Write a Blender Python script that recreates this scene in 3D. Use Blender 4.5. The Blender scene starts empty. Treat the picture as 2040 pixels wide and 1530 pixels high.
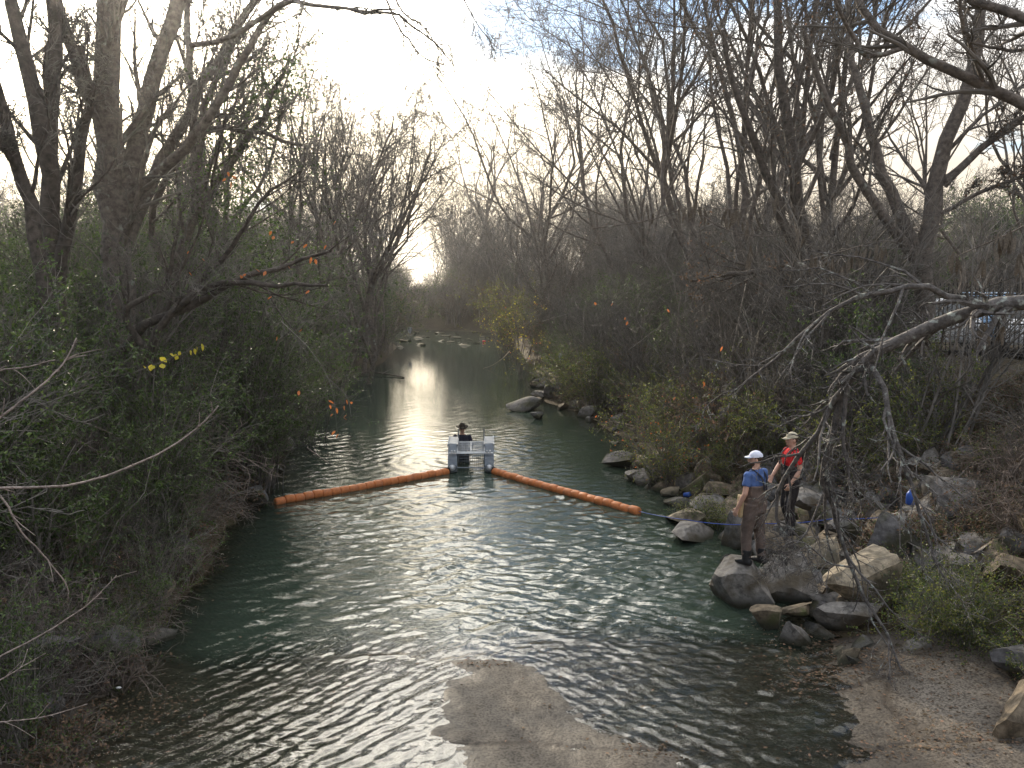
import bpy, bmesh, math, random
import numpy as np
from mathutils import Vector, Matrix

# ------------------------------------------------------------------ scene, camera, light
SC = bpy.context.scene
COL = SC.collection
R = math.radians
CAM_H, PITCH, FPX = 5.0, R(6.5), 1700.0        # camera height over the water, downward pitch, focal length in photo pixels
cd = bpy.data.cameras.new('camera'); cam = bpy.data.objects.new('camera', cd); COL.objects.link(cam)
cam.location = (0, 0, CAM_H); cam.rotation_euler = (R(90) - PITCH, 0, 0)
cd.sensor_width = 36; cd.lens = FPX / 2040 * 36; cd.clip_start = 0.05; cd.clip_end = 3000
SC.camera = cam
SUN_AZ, SUN_EL = R(-22.0), R(22.0)             # azimuth from +Y towards +X
SUN_DIR = Vector((math.sin(SUN_AZ) * math.cos(SUN_EL), math.cos(SUN_AZ) * math.cos(SUN_EL), math.sin(SUN_EL)))

W = bpy.data.worlds.new('World'); SC.world = W; W.use_nodes = True
def build_world():
    nt = W.node_tree; N = nt.nodes; L = nt.links; N.clear()
    def n(t, **k):
        o = N.new(t)
        for a, b in k.items(): setattr(o, a, b)
        return o
    def math_(op, a, b=None, c=None):
        m = n('ShaderNodeMath', operation=op)
        for i, v in enumerate((a, b, c)):
            if v is None: continue
            if isinstance(v, (int, float)): m.inputs[i].default_value = v
            else: L.new(v, m.inputs[i])
        return m.outputs[0]
    out = n('ShaderNodeOutputWorld')
    sky = n('ShaderNodeTexSky', sky_type='NISHITA'); sky.sun_disc = False
    sky.sun_elevation = SUN_EL; sky.sun_rotation = SUN_AZ; sky.air_density = 1.0; sky.dust_density = 0.2; sky.ozone_density = 2.0
    bs = n('ShaderNodeBackground'); bs.inputs[1].default_value = 0.13
    L.new(sky.outputs[0], bs.inputs[0])
    tc = n('ShaderNodeTexCoord'); sep = n('ShaderNodeSeparateXYZ'); L.new(tc.outputs['Generated'], sep.inputs[0])
    z = math_('MAXIMUM', sep.outputs[2], 0.0)
    zz = math_('ADD', z, 0.16)
    u = math_('ADD', math_('DIVIDE', sep.outputs[0], zz), 0.50); v = math_('DIVIDE', sep.outputs[1], zz)
    cb = n('ShaderNodeCombineXYZ'); L.new(u, cb.inputs[0]); L.new(v, cb.inputs[1]); cb.inputs[2].default_value = 13.1
    n1 = n('ShaderNodeTexNoise'); n1.inputs['Scale'].default_value = 0.95; n1.inputs['Detail'].default_value = 7; n1.inputs['Roughness'].default_value = 0.55; n1.inputs['Distortion'].default_value = 0.3
    L.new(cb.outputs[0], n1.inputs['Vector'])
    # cover thickens towards the horizon, where one looks through more cloud
    thick = math_('MULTIPLY', math_('SUBTRACT', 1.0, math_('MINIMUM', math_('MULTIPLY', z, 3.2), 1.0)), 0.24)
    m = n('ShaderNodeMapRange'); m.clamp = True; L.new(math_('ADD', n1.outputs[0], thick), m.inputs[0])
    m.inputs[1].default_value = 0.45; m.inputs[2].default_value = 0.54
    m.interpolation_type = 'SMOOTHSTEP'
    cov = math_('MULTIPLY', m.outputs[0], 0.97)
    # brightness inside the cloud: folds, and forward scattering around the sun
    n2 = n('ShaderNodeTexNoise'); n2.inputs['Scale'].default_value = 2.6; n2.inputs['Detail'].default_value = 5
    L.new(cb.outputs[0], n2.inputs['Vector'])
    dot = n('ShaderNodeVectorMath', operation='DOT_PRODUCT'); L.new(tc.outputs['Generated'], dot.inputs[0]); dot.inputs[1].default_value = SUN_DIR
    d = math_('MAXIMUM', dot.outputs['Value'], 0.0)
    glow = math_('ADD', math_('MULTIPLY', math_('POWER', d, 8.0), 9.5), math_('MULTIPLY', math_('POWER', d, 40.0), 3.5))
    base = n('ShaderNodeMapRange'); L.new(n2.outputs[0], base.inputs[0]); base.inputs[1].default_value = 0.3; base.inputs[2].default_value = 0.7; base.inputs[3].default_value = 0.78; base.inputs[4].default_value = 1.15
    low = n('ShaderNodeMapRange'); low.interpolation_type = 'SMOOTHSTEP'; L.new(z, low.inputs[0]); low.inputs[1].default_value = 0.0; low.inputs[2].default_value = 0.46; low.inputs[3].default_value = 0.10; low.inputs[4].default_value = 1.0   # light is lost on the long way through the air near the horizon
    lowb = n('ShaderNodeMapRange'); L.new(z, lowb.inputs[0]); lowb.inputs[1].default_value = 0.0; lowb.inputs[2].default_value = 0.3; lowb.inputs[3].default_value = 0.62; lowb.inputs[4].default_value = 1.0
    bright = math_('ADD', math_('MULTIPLY', base.outputs[0], lowb.outputs[0]), math_('MULTIPLY', glow, low.outputs[0]))
    mc = n('ShaderNodeMix', data_type='RGBA'); mc.inputs[6].default_value = (1.0, 0.78, 0.50, 1); mc.inputs[7].default_value = (0.95, 0.97, 1.0, 1)
    el = n('ShaderNodeMapRange'); L.new(z, el.inputs[0]); el.inputs[1].default_value = 0.02; el.inputs[2].default_value = 0.30; L.new(el.outputs[0], mc.inputs[0])
    warm = n('ShaderNodeMix', data_type='RGBA'); L.new(math_('MULTIPLY', math_('MINIMUM', math_('POWER', d, 5.0), 1.0), math_('SUBTRACT', 1.0, math_('MULTIPLY', el.outputs[0], 0.45))), warm.inputs[0]); L.new(mc.outputs[2], warm.inputs[6]); warm.inputs[7].default_value = (1.0, 0.84, 0.54, 1)
    bc = n('ShaderNodeBackground'); L.new(warm.outputs[2], bc.inputs[0]); L.new(bright, bc.inputs[1])
    mx = n('ShaderNodeMixShader'); L.new(cov, mx.inputs[0]); L.new(bs.outputs[0], mx.inputs[1]); L.new(bc.outputs[0], mx.inputs[2])
    L.new(mx.outputs[0], out.inputs[0])
build_world()
sl = bpy.data.lights.new('sun', 'SUN'); sl.energy = 5.0; sl.angle = R(0.6); sl.color = (1.0, 0.86, 0.66)
so = bpy.data.objects.new('sun', sl); COL.objects.link(so); so.rotation_euler = (-SUN_DIR).to_track_quat('-Z', 'Y').to_euler()
SC.view_settings.view_transform = 'Standard'; SC.view_settings.look = 'None'; SC.view_settings.exposure = 0.62; SC.view_settings.gamma = 1.0
SC.view_settings.use_curve_mapping = False
try:
    SC.cycles.use_denoising = True; SC.cycles.max_bounces = 6; SC.cycles.transparent_max_bounces = 8
    SC.cycles.diffuse_bounces = 3; SC.cycles.glossy_bounces = 3; SC.cycles.transmission_bounces = 4; SC.cycles.volume_bounces = 0
    SC.cycles.sample_clamp_indirect = 4.0; SC.cycles.caustics_reflective = False; SC.cycles.caustics_refractive = False
except Exception: pass

# ------------------------------------------------------------------ helpers
def ray(px, py):
    x, y = (px - 1020) / FPX, (765 - py) / FPX
    c, s = math.cos(PITCH), math.sin(PITCH)
    return np.array([x, c + y * s, y * c - s])
def at(px, py, Y):                              # the point at forward distance Y seen at a photo pixel
    d = ray(px, py); return np.array([0, 0, CAM_H]) + d * (Y / d[1])
def on(px, py, z=0.0):                          # the point at height z seen at a photo pixel
    d = ray(px, py); return np.array([0, 0, CAM_H]) + d * ((z - CAM_H) / d[2])

def fast_mesh(name, V, F, mats, mi=None, smooth=True):
    """V (n,3); F list of int arrays (m,k); mats list; mi list of material index per F block"""
    me = bpy.data.meshes.new(name)
    V = np.asarray(V, np.float32); me.vertices.add(len(V)); me.vertices.foreach_set('co', V.ravel())
    Fs = [np.asarray(f, np.int32) for f in F if len(f)]
    idx = np.concatenate([f.ravel() for f in Fs]); tot = np.concatenate([np.full(len(f), f.shape[1], np.int32) for f in Fs])
    me.loops.add(len(idx)); me.loops.foreach_set('vertex_index', idx)
    me.polygons.add(len(tot)); st = np.concatenate([[0], np.cumsum(tot)[:-1]]).astype(np.int32)
    me.polygons.foreach_set('loop_start', st)
    for m in (mats if isinstance(mats, (list, tuple)) else [mats]): me.materials.append(m)
    if mi is not None:
        mm = np.concatenate([np.full(len(f), i, np.int32) for f, i in zip([f for f in F], mi) if len(f)])
        me.polygons.foreach_set('material_index', mm)
    me.polygons.foreach_set('use_smooth', np.full(len(tot), bool(smooth)))
    me.update(calc_edges=True); me.validate()
    return me
def link(name, me, parent=None, loc=None, rz=None):
    o = bpy.data.objects.new(name, me); COL.objects.link(o)
    if parent is not None: o.parent = parent
    if loc is not None: o.location = loc
    if rz is not None: o.rotation_euler = (0, 0, rz)
    return o
def tag(o, label=None, cat=None, group=None, kind=None):
    if label: o['label'] = label
    if cat: o['category'] = cat
    if group: o['group'] = group
    if kind: o['kind'] = kind
    return o
def thing(name, label, cat, loc=(0, 0, 0), rz=0, group=None):
    o = link(name, None, None, loc, rz); o.empty_display_size = 0.1
    return tag(o, label, cat, group)
class MB:
    """collects verts and faces of several materials"""
    def __init__(s): s.V = []; s.F = []; s.M = []; s.n = 0
    def add(s, V, F, m=0):
        if len(V) == 0: return s
        V = np.asarray(V, float); s.V.append(V)
        for f in (F if isinstance(F, list) and len(F) and isinstance(F[0], np.ndarray) and F[0].ndim == 2 else [np.asarray(F)]):
            if len(f): s.F.append(f + s.n); s.M.append(m)
        s.n += len(V); return s
    def box(s, c, d, rot=None, m=0):
        c = np.asarray(c, float); h = np.asarray(d, float) / 2
        v = np.array([[x, y, z] for x in (-1, 1) for y in (-1, 1) for z in (-1, 1)], float) * h
        if rot is not None: v = v @ np.array(rot.to_3x3()).T
        f = np.array([[0, 1, 3, 2], [4, 6, 7, 5], [0, 4, 5, 1], [2, 3, 7, 6], [0, 2, 6, 4], [1, 5, 7, 3]])
        return s.add(v + c, f, m)
    def tube(s, pts, r, sides=8, caps=True, m=0):
        pts = np.asarray(pts, float); r = np.broadcast_to(np.asarray(r, float), (len(pts),))
        V, F = tubes(pts[None], r[None], sides)
        s.add(V, F, m)
        if caps:
            a = s.n - len(V)
            s.F.append(np.arange(sides)[::-1][None] + a); s.M.append(m)
            s.F.append((np.arange(sides) + (len(pts) - 1) * sides)[None] + a); s.M.append(m)
        return s
    def mesh(s, name, mats, smooth=False): return fast_mesh(name, np.concatenate(s.V), s.F, mats, s.M, smooth)
    def build(s, name, mats, parent=None, smooth=False, loc=None, rz=None): return link(name, s.mesh(name, mats, smooth), parent, loc, rz)
def tubes(P, Rr, sides):
    """P (B,n,3), Rr (B,n) -> verts, quads"""
    B, n, _ = P.shape
    T = np.gradient(P, axis=1); T /= np.linalg.norm(T, axis=2, keepdims=True) + 1e-9
    mean = P[:, -1] - P[:, 0]; mean /= np.linalg.norm(mean, axis=1, keepdims=True) + 1e-9
    ref = np.where(np.abs(mean[:, 2:3]) > 0.8, np.array([[1., 0, 0]]), np.array([[0, 0, 1.]]))
    U = np.cross(T, ref[:, None, :]); U /= np.linalg.norm(U, axis=2, keepdims=True) + 1e-9
    Vv = np.cross(T, U)
    a = np.arange(sides) * 2 * np.pi / sides
    ring = U[:, :, None, :] * np.cos(a)[None, None, :, None] + Vv[:, :, None, :] * np.sin(a)[None, None, :, None]
    X = P[:, :, None, :] + ring * Rr[:, :, None, None]
    i = np.arange(n - 1)[:, None] * sides; j = np.arange(sides)[None]; j2 = (j + 1) % sides
    q = np.stack([i + j, i + j2, i + sides + j2, i + sides + j], -1).reshape(-1, 4)
    F = (q[None] + (np.arange(B) * n * sides)[:, None, None]).reshape(-1, 4)
    return X.reshape(-1, 3), F
def resample(pts, n):
    """smooth (Catmull-Rom) resampling of a polyline to n points"""
    p = np.asarray(pts, float)
    if len(p) == 2: return p[0] + (p[1] - p[0]) * np.linspace(0, 1, n)[:, None]
    e = np.vstack([2 * p[0] - p[1], p, 2 * p[-1] - p[-2]])
    t = np.linspace(0, len(p) - 1 - 1e-6, n); i = t.astype(int); f = (t - i)[:, None]
    a, b, c, d = e[i], e[i + 1], e[i + 2], e[i + 3]
    return 0.5 * (2 * b + (c - a) * f + (2 * a - 5 * b + 4 * c - d) * f ** 2 + (3 * b - a - 3 * c + d) * f ** 3)
def vnoise(x, y, seed=0):
    """smooth 2-D value noise, numpy"""
    xi = np.floor(x).astype(np.int64); yi = np.floor(y).astype(np.int64); fx = x - xi; fy = y - yi
    fx = fx * fx * (3 - 2 * fx); fy = fy * fy * (3 - 2 * fy)
    def h(a, b):
        k = (a * 374761393 + b * 668265263 + seed * 1442695) & 0xffffffff
        k = ((k ^ (k >> 13)) * 1274126177) & 0xffffffff
        return ((k ^ (k >> 16)) & 0xffff) / 65535.0
    return (h(xi, yi) * (1 - fx) + h(xi + 1, yi) * fx) * (1 - fy) + (h(xi, yi + 1) * (1 - fx) + h(xi + 1, yi + 1) * fx) * fy
def fbm(x, y, o=4, seed=0):
    s = 0; a = 0.5
    for k in range(o): s = s + a * (vnoise(x * 2 ** k, y * 2 ** k, seed + k) - 0.5); a *= 0.5
    return s

# ------------------------------------------------------------------ materials
def mat(name, col, rough=0.8, metal=0.0, spec=0.3, var=0.25, scale=6.0, bump=0.0, bscale=20.0, col2=None, coord='Object', island=0.0, transl=0.0, detail=6, stain=None, wet=False):
    m = bpy.data.materials.new(name); m.use_nodes = True; nt = m.node_tree; N = nt.nodes; L = nt.links
    b = N['Principled BSDF']; b.inputs['Roughness'].default_value = rough; b.inputs['Metallic'].default_value = metal
    b.inputs['Specular IOR Level'].default_value = spec
    tc = N.new('ShaderNodeTexCoord')
    nz = N.new('ShaderNodeTexNoise'); nz.inputs['Scale'].default_value = scale; nz.inputs['Detail'].default_value = detail; nz.inputs['Roughness'].default_value = 0.65
    L.new(tc.outputs[coord], nz.inputs['Vector'])
    c = np.array(col[:3]); c2 = np.array(col2[:3]) if col2 is not None else np.clip(c * (1 - 1.3 * var), 0, 1)
    c1 = c if col2 is not None else np.clip(c * (1 + var), 0, 1)
    rp = N.new('ShaderNodeValToRGB'); L.new(nz.outputs[0], rp.inputs[0])
    rp.color_ramp.elements[0].position = 0.34; rp.color_ramp.elements[0].color = (*c2, 1)
    rp.color_ramp.elements[1].position = 0.66; rp.color_ramp.elements[1].color = (*c1, 1)
    co = rp.outputs[0]
    if stain is not None:                       # (colour, scale, low, high): blotches such as lichen, mud or moss
        s2 = N.new('ShaderNodeTexNoise'); s2.inputs['Scale'].default_value = stain[1]; s2.inputs['Detail'].default_value = 5; L.new(tc.outputs[coord], s2.inputs['Vector'])
        mr = N.new('ShaderNodeMapRange'); L.new(s2.outputs[0], mr.inputs[0]); mr.inputs[1].default_value = stain[2]; mr.inputs[2].default_value = stain[3]
        mx = N.new('ShaderNodeMix'); mx.data_type = 'RGBA'; L.new(mr.outputs[0], mx.inputs[0]); L.new(co, mx.inputs[6]); mx.inputs[7].default_value = (*stain[0], 1); co = mx.outputs[2]
    if wet:                                     # silt and algae darken what stands in the creek, up to a hand above the water
        g = N.new('ShaderNodeNewGeometry'); sz = N.new('ShaderNodeSeparateXYZ'); L.new(g.outputs['Position'], sz.inputs[0]); nw = N.new('ShaderNodeMath'); nw.operation = 'MULTIPLY_ADD'; L.new(nz.outputs[0], nw.inputs[0]); nw.inputs[1].default_value = -.22; L.new(sz.outputs[2], nw.inputs[2])
        mw = N.new('ShaderNodeMapRange'); L.new(nw.outputs[0], mw.inputs[0]); mw.inputs[1].default_value = -.08; mw.inputs[2].default_value = .06; mw.inputs[3].default_value = 1; mw.inputs[4].default_value = 0
        ww = N.new('ShaderNodeMix'); ww.data_type = 'RGBA'; L.new(mw.outputs[0], ww.inputs[0]); L.new(co, ww.inputs[6]); ww.inputs[7].default_value = (.035, .034, .022, 1); co = ww.outputs[2]
    if island > 0:
        g = N.new('ShaderNodeNewGeometry'); hs = N.new('ShaderNodeHueSaturation')
        mr = N.new('ShaderNodeMapRange'); L.new(g.outputs['Random Per Island'], mr.inputs[0]); mr.inputs[3].default_value = 1 - island; mr.inputs[4].default_value = 1 + island
        mh = N.new('ShaderNodeMapRange'); L.new(g.outputs['Random Per Island'], mh.inputs[0]); mh.inputs[3].default_value = 0.5 + 0.035 * min(island, 1); mh.inputs[4].default_value = 0.5 - 0.035 * min(island, 1)
        L.new(mr.outputs[0], hs.inputs['Value']); L.new(mh.outputs[0], hs.inputs['Hue']); L.new(co, hs.inputs['Color']); co = hs.outputs[0]
    L.new(co, b.inputs['Base Color'])
    if bump > 0:
        n2 = N.new('ShaderNodeTexNoise'); n2.inputs['Scale'].default_value = bscale; n2.inputs['Detail'].default_value = 6; L.new(tc.outputs[coord], n2.inputs['Vector'])
        bp = N.new('ShaderNodeBump'); bp.inputs['Strength'].default_value = bump; bp.inputs['Distance'].default_value = 0.03
        L.new(n2.outputs[0], bp.inputs['Height']); L.new(bp.outputs[0], b.inputs['Normal'])
    if transl > 0:
        t = N.new('ShaderNodeBsdfTranslucent'); L.new(co, t.inputs[0]); mx = N.new('ShaderNodeMixShader'); mx.inputs[0].default_value = transl
        out = N['Material Output']; L.new(b.outputs[0], mx.inputs[1]); L.new(t.outputs[0], mx.inputs[2]); L.new(mx.outputs[0], out.inputs[0])
    return m
M = {}
M['bark'] = mat('bark', (0.135, 0.115, 0.10), 0.9, var=0.4, scale=9, bump=0.8, bscale=26, stain=((0.26, 0.27, 0.24), 5, 0.62, 0.72))
M['bark_dark'] = mat('bark_dark', (0.085, 0.072, 0.062), 0.9, var=0.4, scale=9, bump=0.8, bscale=26)
M['bark_lichen'] = mat('bark_lichen', (0.115, 0.105, 0.10), 0.9, var=0.4, scale=12, bump=0.7, bscale=30, stain=((0.30, 0.32, 0.29), 9, 0.58, 0.66))
M['twig'] = mat('twig', (0.14, 0.128, 0.114), 0.85, var=0.35, scale=2.0, island=0.35)
M['twig_red'] = mat('twig_red', (0.165, 0.135, 0.115), 0.85, var=0.35, scale=2.0, island=0.4)
M['twig_pale'] = mat('twig_pale', (0.25, 0.205, 0.185), 0.75, var=0.4, scale=24, bump=0.5, bscale=60)
M['leaf_green'] = mat('leaf_green', (0.07, 0.115, 0.026), 0.45, spec=0.5, var=0.4, scale=0.9, island=0.55, transl=0.35)
M['leaf_yellow_green'] = mat('leaf_yellow_green', (0.16, 0.18, 0.04), 0.5, var=0.4, scale=1.2, island=0.5, transl=0.45)
M['leaf_brown'] = mat('leaf_brown', (0.16, 0.108, 0.068), 0.8, var=0.4, scale=1.5, island=0.55, transl=0.3)
M['leaf_orange'] = mat('leaf_orange', (0.55, 0.19, 0.06), 0.6, var=0.3, scale=9, island=0.3, transl=0.5)
M['leaf_yellow'] = mat('leaf_yellow', (0.60, 0.52, 0.06), 0.6, var=0.2, scale=9, island=0.25, transl=0.5)
M['pod'] = mat('pod', (0.13, 0.11, 0.088), 0.9, var=0.35, scale=9)
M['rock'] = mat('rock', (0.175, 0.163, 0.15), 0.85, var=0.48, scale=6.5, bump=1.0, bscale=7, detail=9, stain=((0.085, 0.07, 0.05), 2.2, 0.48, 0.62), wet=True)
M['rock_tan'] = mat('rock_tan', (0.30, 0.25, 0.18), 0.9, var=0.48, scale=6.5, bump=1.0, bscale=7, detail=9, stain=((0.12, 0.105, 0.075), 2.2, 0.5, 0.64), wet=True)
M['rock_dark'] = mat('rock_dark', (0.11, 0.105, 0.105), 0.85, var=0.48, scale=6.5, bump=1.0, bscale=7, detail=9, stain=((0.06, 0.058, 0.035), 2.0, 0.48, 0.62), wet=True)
M['rock_brown'] = mat('rock_brown', (0.15, 0.12, 0.085), 0.9, var=0.5, scale=6.5, bump=0.8, bscale=9, stain=((0.08, 0.085, 0.035), 2.0, 0.55, 0.66), wet=True)
M['orange'] = mat('orange', (0.53, 0.18, 0.06), 0.6, spec=0.3, var=0.2, scale=5, bump=0.2, bscale=14, stain=((0.26, 0.11, 0.06), 4, 0.5, 0.72))
M['alu'] = mat('aluminium', (0.15, 0.175, 0.205), 0.5, metal=0.3, var=0.12, scale=5, stain=((0.24, 0.25, 0.25), 4, 0.55, 0.7))
M['alu_bright'] = mat('aluminium_bright', (0.48, 0.50, 0.52), 0.4, metal=0.4, var=0.15, scale=9)
M['black'] = mat('black_rubber', (0.02, 0.02, 0.022), 0.6, var=0.2, scale=9)
M['rope_blue'] = mat('rope_blue', (0.04, 0.08, 0.32), 0.7, var=0.25, scale=60)
M['skin'] = mat('skin', (0.52, 0.31, 0.23), 0.55, var=0.1, scale=9)
M['hair'] = mat('hair', (0.06, 0.035, 0.02), 0.7, var=0.3, scale=60)
M['shirt_blue'] = mat('shirt_blue', (0.08, 0.14, 0.33), 0.9, var=0.15, scale=9, bump=0.5, bscale=18)
M['shirt_red'] = mat('shirt_red', (0.62, 0.02, 0.025), 0.9, var=0.15, scale=9, bump=0.5, bscale=18)
M['wader_brown'] = mat('wader_brown', (0.135, 0.10, 0.085), 0.8, var=0.2, scale=5, bump=0.7, bscale=9)
M['wader_black'] = mat('wader_black', (0.022, 0.018, 0.02), 0.7, var=0.3, scale=5, bump=0.7, bscale=9)
M['strap'] = mat('strap_navy', (0.015, 0.017, 0.03), 0.8, var=0.2, scale=30)
M['cap_white'] = mat('cap_white', (0.72, 0.74, 0.86), 0.85, var=0.06, scale=20)
M['cap_beige'] = mat('cap_beige', (0.48, 0.43, 0.32), 0.85, var=0.12, scale=20)
M['jacket_navy'] = mat('jacket_navy', (0.02, 0.02, 0.035), 0.85, var=0.2, scale=9, bump=0.4, bscale=18)
M['hat_felt'] = mat('hat_felt', (0.035, 0.028, 0.02), 0.9, var=0.2, scale=20)
M['shirt_grey'] = mat('shirt_grey', (0.32, 0.33, 0.36), 0.9, var=0.1, scale=9)
M['tan_cloth'] = mat('tan_cloth', (0.52, 0.40, 0.24), 0.8, var=0.15, scale=20)
M['white'] = mat('white_plastic', (0.78, 0.78, 0.78), 0.5, var=0.06, scale=9)
M['blue_plastic'] = mat('blue_plastic', (0.03, 0.09, 0.36), 0.4, var=0.1, scale=9)
M['red_plastic'] = mat('red_plastic', (0.62, 0.03, 0.03), 0.4, var=0.1, scale=9)
M['white_paint'] = mat('white_car_paint', (0.78, 0.79, 0.80), 0.3, spec=0.5, var=0.03, scale=3)
M['blue_paint'] = mat('blue_car_paint', (0.20, 0.34, 0.52), 0.3, spec=0.5, var=0.05, scale=3)
M['glass_dark'] = mat('car_glass', (0.03, 0.035, 0.04), 0.08, spec=0.6, var=0.1, scale=3)
M['fence_black'] = mat('fence_black', (0.018, 0.018, 0.02), 0.5, var=0.2, scale=12)
M['wood'] = mat('weathered_wood', (0.25, 0.20, 0.15), 0.9, var=0.3, scale=10, bump=0.5, bscale=30)

# ------------------------------------------------------------------ the banks: ground, ford, water
EL = np.array([on(*p) for p in [(120, 1560), (215, 1400), (270, 1330), (300, 1280), (330, 1215), (405, 1150), (440, 1065), (500, 1000), (550, 945), (578, 830), (600, 785), (690, 752), (760, 722), (790, 690), (803, 662)]])
ER = np.array([on(*p) for p in [(1720, 1560), (1695, 1450), (1655, 1360), (1650, 1290), (1640, 1215), (1570, 1105), (1420, 1020), (1310, 950), (1240, 870), (1150, 825), (1085, 800), (1068, 745), (1035, 700), (1005, 665), (985, 652)]])
def x_left(y): return np.interp(y, np.r_[-40, EL[:-1, 1], 92, 112], np.r_[EL[0, 0] - 1, EL[:-1, 0], -17, -60])
def x_right(y): return np.interp(y, np.r_[-40, ER[:-1, 1], 99, 108, 116], np.r_[ER[0, 0] + .5, ER[:-1, 0], -8, -22, -56])
FORD_Y = 11.25
PATCH = np.array([on(*p)[:2] for p in [(880, 1318), (950, 1304), (1055, 1308), (1085, 1345), (1110, 1375), (1150, 1412), (1185, 1440), (1260, 1462), (1330, 1490), (1350, 1530), (1340, 1640), (930, 1640), (925, 1560), (885, 1505), (866, 1472), (895, 1440), (886, 1405), (878, 1370), (900, 1345)]])
def poly_sd(x, y, P):
    """signed distance to a polygon, positive inside"""
    d = np.full(x.shape, 1e9); ins = np.zeros(x.shape, bool); n = len(P)
    for i in range(n):
        a, b = P[i], P[(i + 1) % n]; e = b - a
        t = np.clip(((x - a[0]) * e[0] + (y - a[1]) * e[1]) / (e @ e), 0, 1)
        d = np.minimum(d, np.hypot(x - a[0] - t * e[0], y - a[1] - t * e[1]))
        c = ((a[1] > y) != (b[1] > y)) & (x < e[0] * (y - a[1]) / (e[1] + 1e-12) + a[0]); ins ^= c
    return np.where(ins, d, -d)
CRACKS = [[(1585, 1350), (1640, 1368), (1700, 1362), (1745, 1350), (1800, 1350)], [(1770, 1362), (1765, 1400), (1790, 1430), (1820, 1462), (1830, 1480)],
          [(1740, 1490), (1830, 1478), (1900, 1488), (1960, 1492), (2060, 1500)], [(870, 1474), (960, 1480), (1060, 1476), (1150, 1484), (1240, 1490), (1330, 1486)],
          [(1700, 1290), (1760, 1310), (1810, 1352)], [(150, 1480), (240, 1462), (330, 1478)]]
CRACKW = [np.array([on(*p, 0.05)[:2] for p in c]) for c in CRACKS]
def ford_z(x, y):
    z = -0.055 + 0.02 * fbm(x * .7, y * .7, 3, 5)
    z = z - 0.05 * np.clip((FORD_Y - .4 - y) * -1, 0, 1)
    sd = poly_sd(x + .34 * fbm(x * 2.2, y * 2.2, 5, 21), y + .26 * fbm(x * 2.2 + 9, y * 2.2, 5, 22), PATCH)
    z = z + 0.085 * (1 / (1 + np.exp(-np.clip(sd, -2, 2) * 8)))
    dr = x - x_right(y); z = np.maximum(z, -0.06 + np.clip(dr + .45, 0, 9) * 0.11 + .05 * fbm(x * 1.5, y * 1.5, 4, 8))
    dl = x_left(y) - x; z = np.maximum(z, -0.05 + np.clip(dl + .7, 0, 9) * 0.06 + .05 * fbm(x * 1.5, y * 1.5, 4, 9))
    for c in CRACKW:
        best = np.full(x.shape, 9.)
        for a, b in zip(c[:-1], c[1:]):
            e = b - a; xx = x + .05 * fbm(x * 6, y * 6, 3, 31); yy = y + .05 * fbm(x * 6, y * 6 + 4, 3, 33)
            t = np.clip(((xx - a[0]) * e[0] + (yy - a[1]) * e[1]) / (e @ e), 0, 1); best = np.minimum(best, np.hypot(xx - a[0] - t * e[0], yy - a[1] - t * e[1]))
        z = z - 0.04 * np.exp(-(best / .018) ** 2) * np.clip(.6 + 2 * fbm(x * 2, y * 2, 3, 90), .1, 1)
    return z + .055 * fbm(x * 1.5, y * 1.5, 3, 15) + 0.030 * fbm(x * 5, y * 5, 4, 12) + .012 * (vnoise(x * 17, y * 17, 14) - .5)
def ford_edge(x): return FORD_Y - .1 + .10 * x + .22 * np.sin(x * 1.1 + .9) + 1.3 * fbm(x * .5, x * 0 + 3, 4, 77)
def ford_drop(x, y): return np.clip((y - ford_edge(x)) / 1.5, 0, 1.2) ** 1.3 * .6 * np.clip(1 - np.maximum(x - x_right(y), x_left(y) - x), 0, 1)
def ground_z(x, y):
    x = np.asarray(x, float); y = np.asarray(y, float)
    dl = x_left(y) - x; dr = x - x_right(y)
    far = np.clip((y - 12) / 20, 0, 1)
    zl = np.interp(dl, [-3, -1.2, 0, .5, 1.2, 2.5, 5, 9, 30, 200], [-.9, -.45, 0, .45, .9, 1.7, 2.6, 3.1, 3.4, 4])
    zr = np.interp(dr, [-3, -1.2, 0, .8, 1.8, 3.0, 5.0, 7.0, 30, 200], [-.9, -.35, 0, .18, .5, 1.2, 2.3, 3.0, 3.1, 4])
    z = np.where(dl > -1e-6, zl, np.where(dr > -1e-6, zr, np.maximum(zl, zr)))
    near = np.clip((12.2 - y) / 1.0, 0, 1)                       # the concrete shelf takes over close to the camera
    z = np.where((dr > -.5) & (near > 0), z * (1 - near) + near * (np.interp(dr, [-.5, 0, 2.1, 2.6, 4, 6, 9, 200], [-.15, -.12, .02, .35, .9, 1.9, 2.8, 4])), z)
    z = np.where((dl > -.5) & (near > 0), z * (1 - near) + near * (np.interp(dl, [-.5, 0, .9, 1.3, 2.5, 5, 9, 200], [-.15, -.12, -.05, .35, 1.3, 2.6, 3.1, 4])), z)
    z = np.where((dl < 0) & (dr < 0) & (near > 0), np.minimum(z, -.15 * near + z * (1 - near)), z)
    amp = np.clip(np.maximum(dl, dr) + .3, 0, 1)
    return z + amp * (.5 * fbm(x * .35, y * .35, 3, 2) + .22 * fbm(x * 1.7, y * 1.7, 3, 3))

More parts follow.
